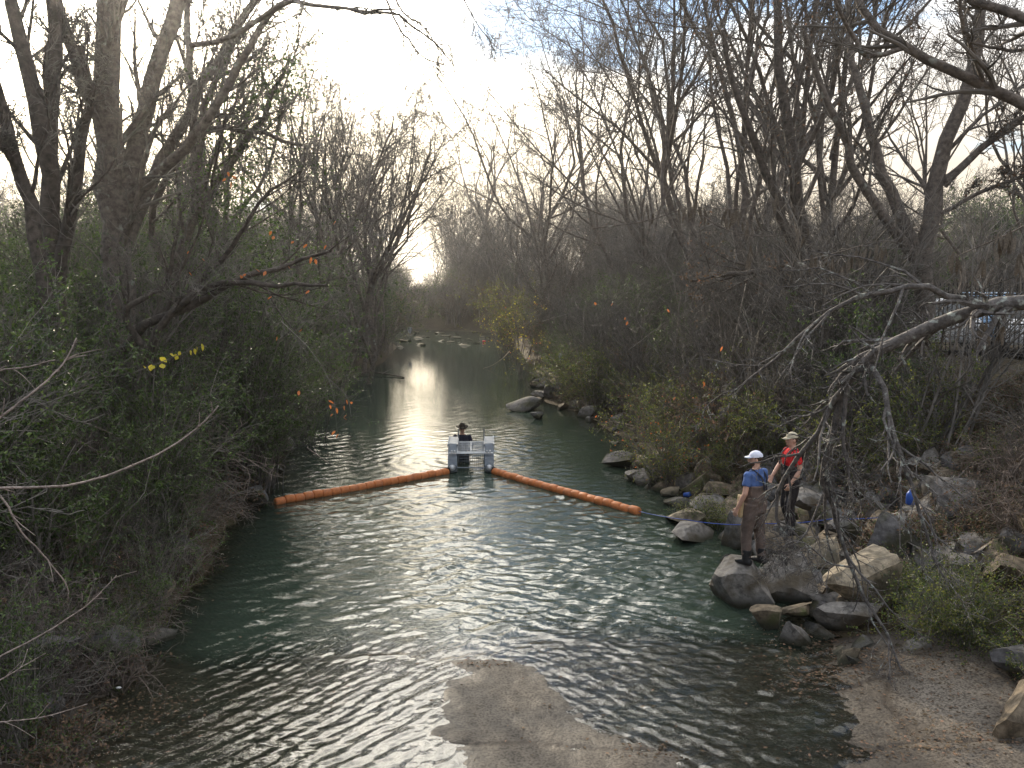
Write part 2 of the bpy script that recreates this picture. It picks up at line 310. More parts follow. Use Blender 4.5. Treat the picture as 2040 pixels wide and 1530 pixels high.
def graded(segs):
    out = [segs[0][0]]
    for a, b, s in segs:
        k = max(1, int(round((b - a) / s))); out += list(np.linspace(a, b, k + 1)[1:])
    return np.array(out)
def grid_faces(nx, ny):
    i = np.arange(nx - 1)[None] + np.arange(ny - 1)[:, None] * nx
    return np.stack([i, i + 1, i + nx + 1, i + nx], -1).reshape(-1, 4)
gx = graded([(-900, -200, 100), (-200, -40, 8), (-40, -14, 1), (-14, 14, .22), (14, 40, 1), (40, 200, 8), (200, 900, 100)])
gy = graded([(-60, 5, 5), (5, 32, .22), (32, 70, .6), (70, 130, 1.5), (130, 300, 10), (300, 1500, 100)])
GX, GY = np.meshgrid(gx, gy); GZ = ground_z(GX, GY)

def ground_material():
    m = bpy.data.materials.new('leaf_litter_soil'); m.use_nodes = True; nt = m.node_tree; N = nt.nodes; L = nt.links; b = N['Principled BSDF']
    b.inputs['Roughness'].default_value = 0.95; b.inputs['Specular IOR Level'].default_value = 0.15
    tc = N.new('ShaderNodeTexCoord')
    a = N.new('ShaderNodeTexNoise'); a.inputs['Scale'].default_value = 0.7; a.inputs['Detail'].default_value = 8; L.new(tc.outputs['Object'], a.inputs['Vector'])
    v = N.new('ShaderNodeTexVoronoi'); v.inputs['Scale'].default_value = 11; L.new(tc.outputs['Object'], v.inputs['Vector'])
    r1 = N.new('ShaderNodeValToRGB'); L.new(v.outputs['Color'], r1.inputs[0]); r1.color_ramp.elements[0].color = (.025, .019, .013, 1); r1.color_ramp.elements[1].color = (.09, .065, .042, 1)
    r2 = N.new('ShaderNodeValToRGB'); L.new(a.outputs[0], r2.inputs[0]); r2.color_ramp.elements[0].position = .4; r2.color_ramp.elements[0].color = (.045, .035, .024, 1); r2.color_ramp.elements[1].position = .62; r2.color_ramp.elements[1].color = (.085, .075, .04, 1)
    mx = N.new('ShaderNodeMix'); mx.data_type = 'RGBA'; mx.inputs[0].default_value = .5; L.new(r1.outputs[0], mx.inputs[6]); L.new(r2.outputs[0], mx.inputs[7]); L.new(mx.outputs[2], b.inputs['Base Color'])
    bp = N.new('ShaderNodeBump'); bp.inputs['Strength'].default_value = .9; bp.inputs['Distance'].default_value = .05; L.new(v.outputs['Distance'], bp.inputs['Height']); L.new(bp.outputs[0], b.inputs['Normal'])
    return m
M['soil'] = ground_material()
g = link('ground', fast_mesh('ground', np.stack([GX, GY, GZ], -1).reshape(-1, 3), [grid_faces(len(gx), len(gy))], M['soil'])); tag(g, 'brown leaf-littered soil of the creek banks', kind='structure')

def concrete_material():
    m = bpy.data.materials.new('ford_concrete'); m.use_nodes = True; nt = m.node_tree; N = nt.nodes; L = nt.links; b = N['Principled BSDF']
    tc = N.new('ShaderNodeTexCoord'); sp = N.new('ShaderNodeSeparateXYZ'); L.new(tc.outputs['Object'], sp.inputs[0])
    a = N.new('ShaderNodeTexNoise'); a.inputs['Scale'].default_value = 1.3; a.inputs['Detail'].default_value = 9; a.inputs['Roughness'].default_value = .65; L.new(tc.outputs['Object'], a.inputs['Vector'])
    f = N.new('ShaderNodeTexNoise'); f.inputs['Scale'].default_value = 34; f.inputs['Detail'].default_value = 4; L.new(tc.outputs['Object'], f.inputs['Vector'])
    r = N.new('ShaderNodeValToRGB'); L.new(a.outputs[0], r.inputs[0]); e = r.color_ramp.elements; e[0].position = .3; e[0].color = (.062, .052, .044, 1); e[1].position = .70; e[1].color = (.205, .18, .15, 1)
    r3 = N.new('ShaderNodeValToRGB'); L.new(f.outputs[0], r3.inputs[0]); e = r3.color_ramp.elements; e[0].position = .36; e[0].color = (.28, .26, .24, 1); e[1].position = .56; e[1].color = (1, 1, 1, 1)
    mx = N.new('ShaderNodeMix'); mx.data_type = 'RGBA'; mx.blend_type = 'MULTIPLY'; mx.inputs[0].default_value = .9; L.new(r.outputs[0], mx.inputs[6]); L.new(r3.outputs[0], mx.inputs[7])
    # damp, silted concrete close to the water level
    wet = N.new('ShaderNodeMapRange'); L.new(sp.outputs[2], wet.inputs[0]); wet.inputs[1].default_value = .005; wet.inputs[2].default_value = .10
    wc = N.new('ShaderNodeMix'); wc.data_type = 'RGBA'; L.new(wet.outputs[0], wc.inputs[0]); wc.inputs[6].default_value = (.62, .60, .57, 1); wc.inputs[7].default_value = (1, 1, 1, 1)
    m2 = N.new('ShaderNodeMix'); m2.data_type = 'RGBA'; m2.blend_type = 'MULTIPLY'; m2.inputs[0].default_value = 1; L.new(mx.outputs[2], m2.inputs[6]); L.new(wc.outputs[2], m2.inputs[7]); L.new(m2.outputs[2], b.inputs['Base Color'])
    rr = N.new('ShaderNodeMapRange'); L.new(sp.outputs[2], rr.inputs[0]); rr.inputs[1].default_value = 0; rr.inputs[2].default_value = .06; rr.inputs[3].default_value = .45; rr.inputs[4].default_value = .9; L.new(rr.outputs[0], b.inputs['Roughness'])
    b.inputs['Specular IOR Level'].default_value = .3
    bp = N.new('ShaderNodeBump'); bp.inputs['Strength'].default_value = .7; bp.inputs['Distance'].default_value = .015; L.new(f.outputs[0], bp.inputs['Height']); L.new(bp.outputs[0], b.inputs['Normal'])
    # leaf mould and silt on the slab, and crack shade painted into the colour
    da = N.new('ShaderNodeAttribute'); da.attribute_name = 'dirt_shade'; dn = N.new('ShaderNodeMath'); dn.operation = 'MULTIPLY'; dm = N.new('ShaderNodeMapRange'); L.new(f.outputs[0], dm.inputs[0]); dm.inputs[1].default_value = .3; dm.inputs[2].default_value = .6; L.new(da.outputs['Fac'], dn.inputs[0]); L.new(dm.outputs[0], dn.inputs[1])
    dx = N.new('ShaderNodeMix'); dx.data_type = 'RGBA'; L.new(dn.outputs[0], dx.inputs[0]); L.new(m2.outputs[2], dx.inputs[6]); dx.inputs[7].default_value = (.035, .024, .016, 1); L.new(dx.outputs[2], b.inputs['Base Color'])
    return m
fx = np.arange(-7.5, 7.6, .035); fy = np.arange(5.5, FORD_Y + 2.8, .04); FX, FY = np.meshgrid(fx, fy); FZ = ford_z(FX, FY)
FZ = FZ - ford_drop(FX, FY)
FM = concrete_material()
fo = link('concrete_ford', fast_mesh('concrete_ford', np.stack([FX, FY, FZ], -1).reshape(-1, 3), [grid_faces(len(fx), len(fy))], FM)); dirt_shade = np.zeros(FX.shape)
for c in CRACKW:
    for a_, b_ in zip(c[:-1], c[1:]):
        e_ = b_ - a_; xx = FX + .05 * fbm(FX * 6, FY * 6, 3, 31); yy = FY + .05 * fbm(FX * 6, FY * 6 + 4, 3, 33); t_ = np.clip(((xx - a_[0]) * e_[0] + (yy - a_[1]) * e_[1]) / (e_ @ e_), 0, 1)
        dirt_shade = np.maximum(dirt_shade, np.exp(-(np.hypot(xx - a_[0] - t_ * e_[0], yy - a_[1] - t_ * e_[1]) / (.03 + .05 * np.clip(fbm(FX * 2, FY * 2, 3, 35) + .2, 0, 1))) ** 2))  # joints darkened by dirt and painted-in shade, as the grooves cast little
dirt_shade = np.maximum(dirt_shade, np.clip(3.2 * (fbm(FX * .9, FY * .9, 5, 36) - .02), 0, 1) * np.clip((FX - x_right(FY)) * 2 + .6, 0, 1) * .95)
dirt_shade = np.maximum(dirt_shade, np.clip((FX - x_right(FY) - 1.7) * 1.5 + 2 * fbm(FX, FY, 4, 37), 0, 1))
dirt_shade = np.maximum(dirt_shade, np.clip((x_left(FY) - FX + .4) * 1.5 + 3 * fbm(FX, FY, 4, 38), 0, 1))
ad = fo.data.attributes.new('dirt_shade', 'FLOAT', 'POINT'); ad.data.foreach_set('value', dirt_shade.ravel().astype(np.float32))
tag(fo, 'cracked tan concrete ford slab across the creek', kind='structure')

# ---- water surface: real ripples down to a pixel, finer ones as relief
MAN_W = at(921, 880, 24.4)
def water_z(x, y, dy):
    h = np.zeros(x.shape); rng = np.random.default_rng(4)
    deep = np.clip((y - 11.0) / 1.5, 0, 1)
    patch = .25 + 2.5 * np.clip(fbm(x * .42 + 3, y * .22, 4, 41) + .22, 0, .6)
    calm = np.interp(y, [7, 12, 20, 30, 42, 60, 120], [1, 1.25, 1.05, .5, .22, .1, .06])
    wx = x + .8 * fbm(x * .6, y * .6, 4, 51); wy = y + .8 * fbm(x * .6 + 7, y * .6, 4, 52)
    for k in range(28):
        lam = .085 * 1.072 ** k * rng.uniform(.9, 1.1); th = rng.normal(0, .62) + (.15 if k % 2 else -.25)
        kx, ky = math.sin(th) * 2 * math.pi / lam, math.cos(th) * 2 * math.pi / lam
        vis = np.clip((2 * math.pi / max(abs(ky), 1e-3)) / (2.6 * dy) - .6, 0, 1)
        h = h + vis * (.0072 * lam ** 1.05) * np.sin(kx * wx + ky * wy + rng.uniform(0, 6.3))
    for o_, f_ in enumerate((1.1, 1.9, 3.3, 5.6, 9.5)):
        vis = np.clip((1 / f_) / (2.2 * dy) - .3, 0, 1); c_, s_ = math.cos(o_ * 1.1), math.sin(o_ * 1.1)
        h = h + vis * .016 / f_ * (vnoise((wx * c_ - wy * s_) * f_ + 17 * o_, (wx * s_ + wy * c_) * f_ * 1.15, 140 + o_) - .5)
    h *= patch * calm * (.6 + .4 * deep)
    r = np.hypot(x - MAN_W[0], y - MAN_W[1])                      # rings around the wading man
    h += .0060 * np.cos(2 * math.pi * r / .42) * np.exp(-np.maximum(r - .4, 0) / 2.6) * np.clip((r - .1) / .5, 0, 1)
    sh = np.clip((12.3 - y) / 1.2, 0, 1)                          # thin water fanning out over the concrete
    ang = np.arctan2(y - 15.0, (x - .1) * .8); rr = np.hypot((x - .1) * .8, y - 15.0)
    h += sh * .0034 * np.sin((.86 * np.abs(x - .2) + .50 * y) * 25 + 20 * fbm(x * .55, y * .8, 5, 61)) * (.4 + 1.6 * np.clip(fbm(x * .8, y * .8, 3, 62) + .3, 0, 1)) * np.clip(np.abs(x - .2) - .5, 0, 1)
    h += sh * .0022 * np.sin((.75 * np.abs(x - .2) + .66 * y) * 49 + 9 * fbm(x * 1.7, y * 1.7, 3, 63)) * (.3 + 1.4 * np.clip(fbm(x * 1.3, y * 1.3, 3, 64) + .3, 0, 1))
    h += .035 * np.exp(-((y - ford_edge(x) + .05) / .05) ** 2) * np.clip(fbm(x * 1.1, x * 0, 3, 65) + .02, 0, 1) * np.clip(np.abs(x - .1) - .5, 0, 1)
    return h
nx_w = 300
yw = np.concatenate([[5.6, 6.4, 7.2], 1 / np.linspace(1 / 7.9, 1 / 30, 600), 1 / np.linspace(1 / 30.3, 1 / 116, 140)]); ny_w = len(yw); s = np.linspace(0, 1, nx_w)
XL, XR = x_left(yw) - 1.0, x_right(yw) + 1.0
WX = XL[:, None] + (XR - XL)[:, None] * s[None]; WY = np.repeat(yw[:, None], nx_w, 1); DYW = np.repeat(np.gradient(yw)[:, None], nx_w, 1)
WZ = water_z(WX, WY, DYW)
bed = np.where(WY < FORD_Y + 2.7, np.maximum(ford_z(WX, WY) - ford_drop(WX, WY), ground_z(WX, WY)), ground_z(WX, WY))
def water_material():
    m = bpy.data.materials.new('creek_water'); m.use_nodes = True; nt = m.node_tree; N = nt.nodes; L = nt.links; N.clear()
    out = N.new('ShaderNodeOutputMaterial'); tc = N.new('ShaderNodeTexCoord')
    mp = N.new('ShaderNodeMapping'); mp.inputs['Scale'].default_value = (1, .8, 1); L.new(tc.outputs['Object'], mp.inputs[0])
    nz = N.new('ShaderNodeTexNoise'); nz.inputs['Scale'].default_value = 14; nz.inputs['Detail'].default_value = 3; L.new(mp.outputs[0], nz.inputs['Vector'])
    sp = N.new('ShaderNodeSeparateXYZ'); L.new(tc.outputs['Object'], sp.inputs[0])
    cal = N.new('ShaderNodeMapRange'); L.new(sp.outputs[1], cal.inputs[0]); cal.inputs[1].default_value = 16; cal.inputs[2].default_value = 45; cal.inputs[3].default_value = .22; cal.inputs[4].default_value = .06
    bp = N.new('ShaderNodeBump'); bp.inputs['Distance'].default_value = .022; L.new(cal.outputs[0], bp.inputs['Strength']); L.new(nz.outputs[0], bp.inputs['Height'])
    fr = N.new('ShaderNodeFresnel'); fr.inputs['IOR'].default_value = 1.55; L.new(bp.outputs[0], fr.inputs['Normal'])
    gl = N.new('ShaderNodeBsdfGlossy'); gl.inputs['Roughness'].default_value = .012; L.new(bp.outputs[0], gl.inputs['Normal'])
    at_ = N.new('ShaderNodeAttribute'); at_.attribute_name = 'depth'
    mr = N.new('ShaderNodeMath'); mr.operation = 'MULTIPLY'; L.new(at_.outputs['Fac'], mr.inputs[0]); mr.inputs[1].default_value = -4.2
    ex = N.new('ShaderNodeMath'); ex.operation = 'EXPONENT'; L.new(mr.outputs[0], ex.inputs[0])
    df = N.new('ShaderNodeBsdfDiffuse'); df.inputs[0].default_value = (.036, .054, .040, 1)
    tr = N.new('ShaderNodeBsdfTransparent'); tr.inputs[0].default_value = (.90, .91, .83, 1)
    m1 = N.new('ShaderNodeMixShader'); L.new(ex.outputs[0], m1.inputs[0]); L.new(df.outputs[0], m1.inputs[1]); L.new(tr.outputs[0], m1.inputs[2])
    m2 = N.new('ShaderNodeMixShader'); L.new(fr.outputs[0], m2.inputs[0]); L.new(m1.outputs[0], m2.inputs[1]); L.new(gl.outputs[0], m2.inputs[2])
    L.new(m2.outputs[0], out.inputs[0]); return m
wm = fast_mesh('creek_water', np.stack([WX, WY, WZ], -1).reshape(-1, 3), [grid_faces(nx_w, ny_w)], water_material())
a = wm.attributes.new('depth', 'FLOAT', 'POINT'); a.data.foreach_set('value', np.clip(-bed, 0, 3).ravel().astype(np.float32))
wo = link('creek_water', wm); tag(wo, 'murky green rippled creek water reflecting the sky', kind='structure')

# ------------------------------------------------------------------ litter trap with its orange booms
def lathe(prof, sides=14):
    """profile of (x, r) along +X -> verts, quads with caps"""
    a = np.arange(sides) * 2 * np.pi / sides; V = np.array([[x, r * math.cos(t), r * math.sin(t)] for x, r in prof for t in a]); n = len(prof)
    i = np.arange(n - 1)[:, None] * sides; j = np.arange(sides)[None]; q = np.stack([i + j, i + (j + 1) % sides, i + sides + (j + 1) % sides, i + sides + j], -1).reshape(-1, 4)
    return V, [q, np.arange(sides)[::-1][None], (np.arange(sides) + (n - 1) * sides)[None]]
TY = 22.7
tp = at(938, 935, TY); TRAP = np.array([tp[0], TY, 0.0])
t = thing('litter_trap', 'grey aluminium floating litter trap with mesh lid between orange booms', 'litter trap', TRAP, R(2))
def side_hull(sx):
    # inclined fairing: rises from the nose to the rear, with a rolled pontoon below
    w = .125; pr = [(0.02, .17), (.12, .36), (.42, .60), (.55, .70), (1.65, .70), (1.65, .02), (.02, .02)]
    V = []; n = len(pr)
    for x in (-w, w): V += [[sx + x, y, z] for y, z in pr]
    f4 = np.array([[i, (i + 1) % n, n + (i + 1) % n, n + i] for i in range(n)])
    mb = MB(); mb.add(np.array(V), [f4, np.arange(n)[::-1][None], (np.arange(n) + n)[None]])
    mb.box((sx - w - .004, .95, .70), (.03, 1.35, .05)); mb.box((sx + w + .004, .95, .70), (.03, 1.35, .05))
    return mb
for sx in (-.50, .50):
    h = side_hull(sx).build('side_hull', M['alu'], t)
    mb = MB(); V, F = lathe([(-.12, .03), (-.10, .075), (-.04, .115), (.05, .13), (1.75, .13), (1.80, .06)], 18)
    mb.add(np.stack([V[:, 1] + sx, V[:, 0], V[:, 2] + .11], 1), F); mb.build('pontoon', M['alu'], t, True)
    mb = MB(); V, F = lathe([(-.15, .015), (-.135, .05), (-.10, .082), (-.06, .092)], 14); mb.add(np.stack([V[:, 1] + sx, V[:, 0], V[:, 2] + .14], 1), F); mb.build('nose_cap', M['alu_bright'], t, True)
    mb = MB(); mb.box((sx + math.copysign(.11, sx), -.07, .08), (.12, .1, .16)); mb.tube([(sx + math.copysign(.06, sx), -.1, .03), (sx + math.copysign(.2, sx), -.1, .06)], .03); mb.build('boom_coupling', M['black'], t)
lid = MB()                                                            # sloping lid frame
P0, P1 = np.array([0, .22, .50]), np.array([0, .78, .70])
def lp(x, s): p = P0 + (P1 - P0) * s; return (x, p[1], p[2] + .01)
for x in (-.37, 0, .37): lid.tube([lp(x, 0), lp(x, 1)], .014, 6)
for s_ in (0.04, .96): lid.tube([lp(-.37, s_), lp(.37, s_)], .014, 6)
lo = lid.build('lid_frame', M['alu_bright'], t)
mesh_ = MB()
for k in range(1, 22):
    x = -.37 + .74 * k / 22; mesh_.tube([lp(x, .04), lp(x, .96)], .0045, 4, False)
for k in range(1, 10): mesh_.tube([lp(-.37, k / 10), lp(.37, k / 10)], .0045, 4, False)
mesh_.build('lid_mesh', M['alu_bright'], lo)
MB().tube([(-.60, .20, .49), (.60, .20, .49)], .022, 8).build('crossbar', M['alu_bright'], t)
for sx in (-.52, -.44, .44, .52): MB().box((sx, .17, .53), (.045, .05, .09)).build('clamp', M['alu_bright'], t)
MB().tube([(-.39, .02, .13), (.39, .02, .13)], .018, 8).build('crossbar', M['alu'], t)
gr = MB()
for k in range(8): gr.tube([(-.38, 1.25, .06 + k * .08), (.38, 1.25, .06 + k * .08)], .010, 5, False)
for k in range(14): gr.tube([(-.38 + k * .0585, 1.25, -.1), (-.38 + k * .0585, 1.25, .66)], .007, 5, False)
gr.build('rear_grate', M['alu'], t)
for sx in (-.36, .36): MB().tube([(sx, 1.30, .0), (sx, 1.30, .98)], .016, 8).build('post', M['alu'], t)

def boom(label, A, B, n, end_cap):
    A, B = np.array(A), np.array(B); d = B - A; Lg = np.linalg.norm(d); root = thing('containment_boom', label, 'boom', A, math.atan2(d[1], d[0]), 'orange float booms of the litter trap')
    seg = Lg / n; r = .105
    V, F = lathe([(0.0, .075), (.008, .092), (.035, .103), (seg * .5, .106), (seg - .035, .103), (seg - .008, .092), (seg, .075)], 16)
    me = MB().add(V, F).mesh('boom_float', M['orange'], True)
    rng = random.Random(n + int(A[0] * 10))
    for i in range(n):
        s_ = (i + .5) / n; sag = .05 * math.sin(math.pi * s_)
        o = link('boom_float', me, root); o.location = (i * seg, -sag * (1 if d[0] > 0 else -1), .05 + rng.uniform(-.012, .012)); o.rotation_euler = (rng.uniform(0, 6), rng.uniform(-.03, .03), rng.uniform(-.03, .03) + (-.05 * math.pi / Lg * math.cos(math.pi * s_)) * (1 if d[0] > 0 else -1))
    MB().tube([(-.05, 0, .05), (Lg * .25, 0, .05), (Lg, 0, .05)], .012, 6).build('tension_cable', M['black'], root)
    return root
BA = TRAP + np.array([-.62, -.08, 0]); BB = on(548, 1004); BC = TRAP + np.array([.63, -.08, 0]); BD = on(1273, 1024)
boom('orange float boom running from the litter trap to the brushy bank', BA, BB, 21, 0)
boom('orange float boom tied by blue rope to the rocks', BC, BD, 20, 0)

# ------------------------------------------------------------------ growing wood: limbs, branches, twigs, leaves
def grow(P, Rr, k, t0, t1, ang, lenr, n, wig, up, rng, minr, rfac=.62, tipf=.3, lmin=.12, side=0.0):
    B, n0, _ = P.shape
    t = t0 + (t1 - t0) * (np.arange(k)[None] + rng.random((B, k))) / k
    f = t * (n0 - 1); i = np.minimum(f.astype(int), n0 - 2); f = f - i; b = np.arange(B)[:, None]
    pos = P[b, i] * (1 - f[..., None]) + P[b, i + 1] * f[..., None]
    rad = Rr[b, i] * (1 - f) + Rr[b, i + 1] * f
    T = P[b, i + 1] - P[b, i]; T = T / (np.linalg.norm(T, axis=2, keepdims=True) + 1e-9)
    Lp = np.linalg.norm(np.diff(P, axis=1), axis=2).sum(1)[:, None]
    L = np.maximum(Lp * lenr * (1 - .55 * t) * rng.uniform(.65, 1.3, t.shape), lmin).reshape(-1)
    pos = pos.reshape(-1, 3); T = T.reshape(-1, 3); r0 = np.maximum(rad * rfac, minr).reshape(-1)
    q = rng.normal(size=T.shape); q[:, 2] += side; q -= (q * T).sum(1, keepdims=True) * T; q /= np.linalg.norm(q, axis=1, keepdims=True) + 1e-9
    a = (ang * rng.uniform(.6, 1.4, len(T)))[:, None]
    d = T * np.cos(a) + q * np.sin(a); pts = [pos]
    for s in range(n - 1):
        d = d + rng.normal(size=d.shape) * wig; d[:, 2] += up; d /= np.linalg.norm(d, axis=1, keepdims=True) + 1e-9
        pts.append(pts[-1] + d * (L / (n - 1))[:, None])
    P2 = np.stack(pts, 1); tt = np.linspace(0, 1, n)[None]
    R2 = np.maximum(r0[:, None] * (1 - (1 - tipf) * tt), minr * .7)
    return P2, R2
DECID = [dict(k=9, t0=.28, t1=1, ang=.62, lenr=.62, n=8, wig=.09, up=.06), dict(k=7, t0=.2, t1=1, ang=.68, lenr=.55, n=6, wig=.15, up=.04),
         dict(k=6, t0=.12, t1=1, ang=.7, lenr=.52, n=5, wig=.19, up=.03), dict(k=5, t0=.1, t1=1, ang=.7, lenr=.55, n=3, wig=.24, up=.02)]
def leaves(C, size, rng, aspect=.5, droop=0.0):
    """folded leaf blades: two triangles-pairs each, on centres C"""
    n = len(C); a = rng.normal(size=(n, 3)); a[:, 2] -= droop; a /= np.linalg.norm(a, axis=1, keepdims=True)
    b = np.cross(a, rng.normal(size=(n, 3))); b /= np.linalg.norm(b, axis=1, keepdims=True) + 1e-9; c = np.cross(a, b)
    s = (size * rng.uniform(.6, 1.3, n))[:, None]; w = s * aspect
    base, tip = C, C + a * s; l = C + a * s * .45 + b * w * .5 + c * w * .18; r = C + a * s * .45 - b * w * .5 + c * w * .18
    V = np.stack([base, l, tip, r], 1).reshape(-1, 3); k = np.arange(n)[:, None] * 4
    return V, np.concatenate([k + np.array([[0, 1, 2]]), k + np.array([[0, 2, 3]])])
def wood(trunks, spec, seed, minr, n0=10):
    """trunks: (polyline, r0, r1). Returns levels [(P, R)]"""
    rng = np.random.default_rng(seed)
    P = np.stack([resample(p, n0) for p, _, _ in trunks]); Rr = np.stack([np.linspace(1, 0, n0) ** .8 * (a - b) + b for _, a, b in trunks])
    Ls = np.linalg.norm(np.diff(P, axis=1), axis=2).sum(1)
    P[:, 1:-1] += rng.normal(size=P[:, 1:-1].shape) * (.0045 * Ls)[:, None, None]
    lv = [(P, Rr)]
    for s in spec: lv.append(grow(*lv[-1], rng=rng, minr=minr, **s))
    return lv, rng
SIDES = [9, 6, 4, 3, 3, 3]
def wood_meshes(lv, split, mats, name):
    """levels < split go to the trunk mesh, the rest to the crown mesh"""
    out = []
    for lo, hi in ((0, split), (split, len(lv))):
        mb = MB()
        for k in range(lo, hi): mb.add(*tubes(*lv[k], SIDES[min(k, 5)]))
        out.append(mb)
    return out
def sample_pts(lv, ks, n, rng):
    P = np.concatenate([lv[k][0].reshape(-1, 3) for k in ks]); return P[rng.integers(0, len(P), n)] + rng.normal(size=(n, 3)) * .02

def vase(H, r, lean, seed, forks=3, spread=.28, fork_at=.3):
    """trunk polylines of a free-standing tree of height H: a leader plus forks that leave it low down"""
    rng = np.random.default_rng(seed); tr = []
    lean = np.array([lean[0], lean[1], 0])
    main = np.array([[0, 0, -.3], *[np.array([0, 0, H * s * .8]) + lean * H * s ** 1.4 + np.r_[rng.normal(size=2) * .035 * H, 0] for s in (.2, .45, .7, 1.0)]])
    tr.append((main, r * .9, r * .12))
    rs = resample(main, 20)
    for k in range(forks):
        s = fork_at + .25 * rng.random(); b = rs[int(s * 19)]; az = 2 * math.pi * (k + rng.random() * .6) / forks; d = np.array([math.cos(az), math.sin(az), 0])
        h = H * (.95 - s * .8) * rng.uniform(.75, 1); tr.append((np.array([b, b + d * spread * h * .35 + [0, 0, h * .3], b + d * spread * h * .75 + [0, 0, h * .65], b + d * spread * h * 1.1 + [0, 0, h]]) + np.r_[[[0, 0, 0]], rng.normal(size=(3, 3)) * .05 * h] + np.outer([0, .3, .6, 1], lean) * h, r * (.48 - .12 * s), r * .10))
    return tr
PROTO = {}; FARP = {}
def tree_proto(key, H, r, lean, seed, forks, spread, spec=DECID, minr=.007, bark='bark', twig='twig', leaf=None, fork_at=.3):
    lv, rng = wood(vase(H, r, lean, seed, forks, spread, fork_at), spec, seed, minr)
    a, b = wood_meshes(lv, 2, None, key)
    mt = a.mesh('trunk', M[bark], True)
    mats = [M[twig]]
    if leaf:
        b.add(*leaves(sample_pts(lv, (3, 4), leaf[1], rng), leaf[2], rng, .55, .6), 1); mats.append(M[leaf[0]])
    PROTO[key] = (mt, b.mesh('crown', mats, False)); far = MB()
    for k_ in range(4): far.add(*tubes(lv[k_][0][:, ::2] if lv[k_][0].shape[1] > 5 else lv[k_][0], np.maximum(lv[k_][1][:, ::2] if lv[k_][0].shape[1] > 5 else lv[k_][1], .012), 3))
    FARP[key] = (far.mesh('far', M[twig]),)
D2 = [dict(DECID[0], k=7), dict(DECID[1], k=6), dict(DECID[2], k=5), dict(DECID[3], k=4)]
tree_proto('a', 14, .17, (.05, 0), 11, 4, .34, D2)
tree_proto('b', 13, .15, (-.08, .03), 12, 5, .42, D2, leaf=('leaf_brown', 420, .09))
tree_proto('c', 15, .13, (.02, .02), 13, 3, .22, D2)
tree_proto('d', 12, .15, (.12, 0), 14, 5, .5, D2, leaf=('leaf_brown', 700, .10), twig='twig_red')
tree_proto('e', 14, .14, (0, .05), 15, 6, .30, D2, fork_at=.12)
tree_proto('vase', 14, .13, (.0, .0), 16, 6, .40, [dict(D2[0], k=4, ang=.4), dict(D2[1], k=4, ang=.45), dict(D2[2], k=4), dict(D2[3], k=3)], fork_at=.45)
def place_tree(name, label, px, Y, H, key, rz=0, lean=0, group=None, dz=0):
    x = at(px, 600, Y)[0]; z = float(ground_z(x, Y)); s = 1.2 * H / {'a': 14, 'b': 13, 'c': 15, 'd': 12, 'e': 14, 'vase': 14}[key]
    o = thing(name, label, 'tree', (x, Y, z - .1 + dz), rz, group); o.scale = (s, s, s); o.rotation_euler = (0, lean, rz)
    link('trunk', PROTO[key][0], o); link('crown', PROTO[key][1], o); return o
G1, G2, G3, G4 = 'leafless trees along the brushy bank', 'leafless trees beyond the bend', 'leafless trees above the rocky bank', 'leafless trees behind the fence'
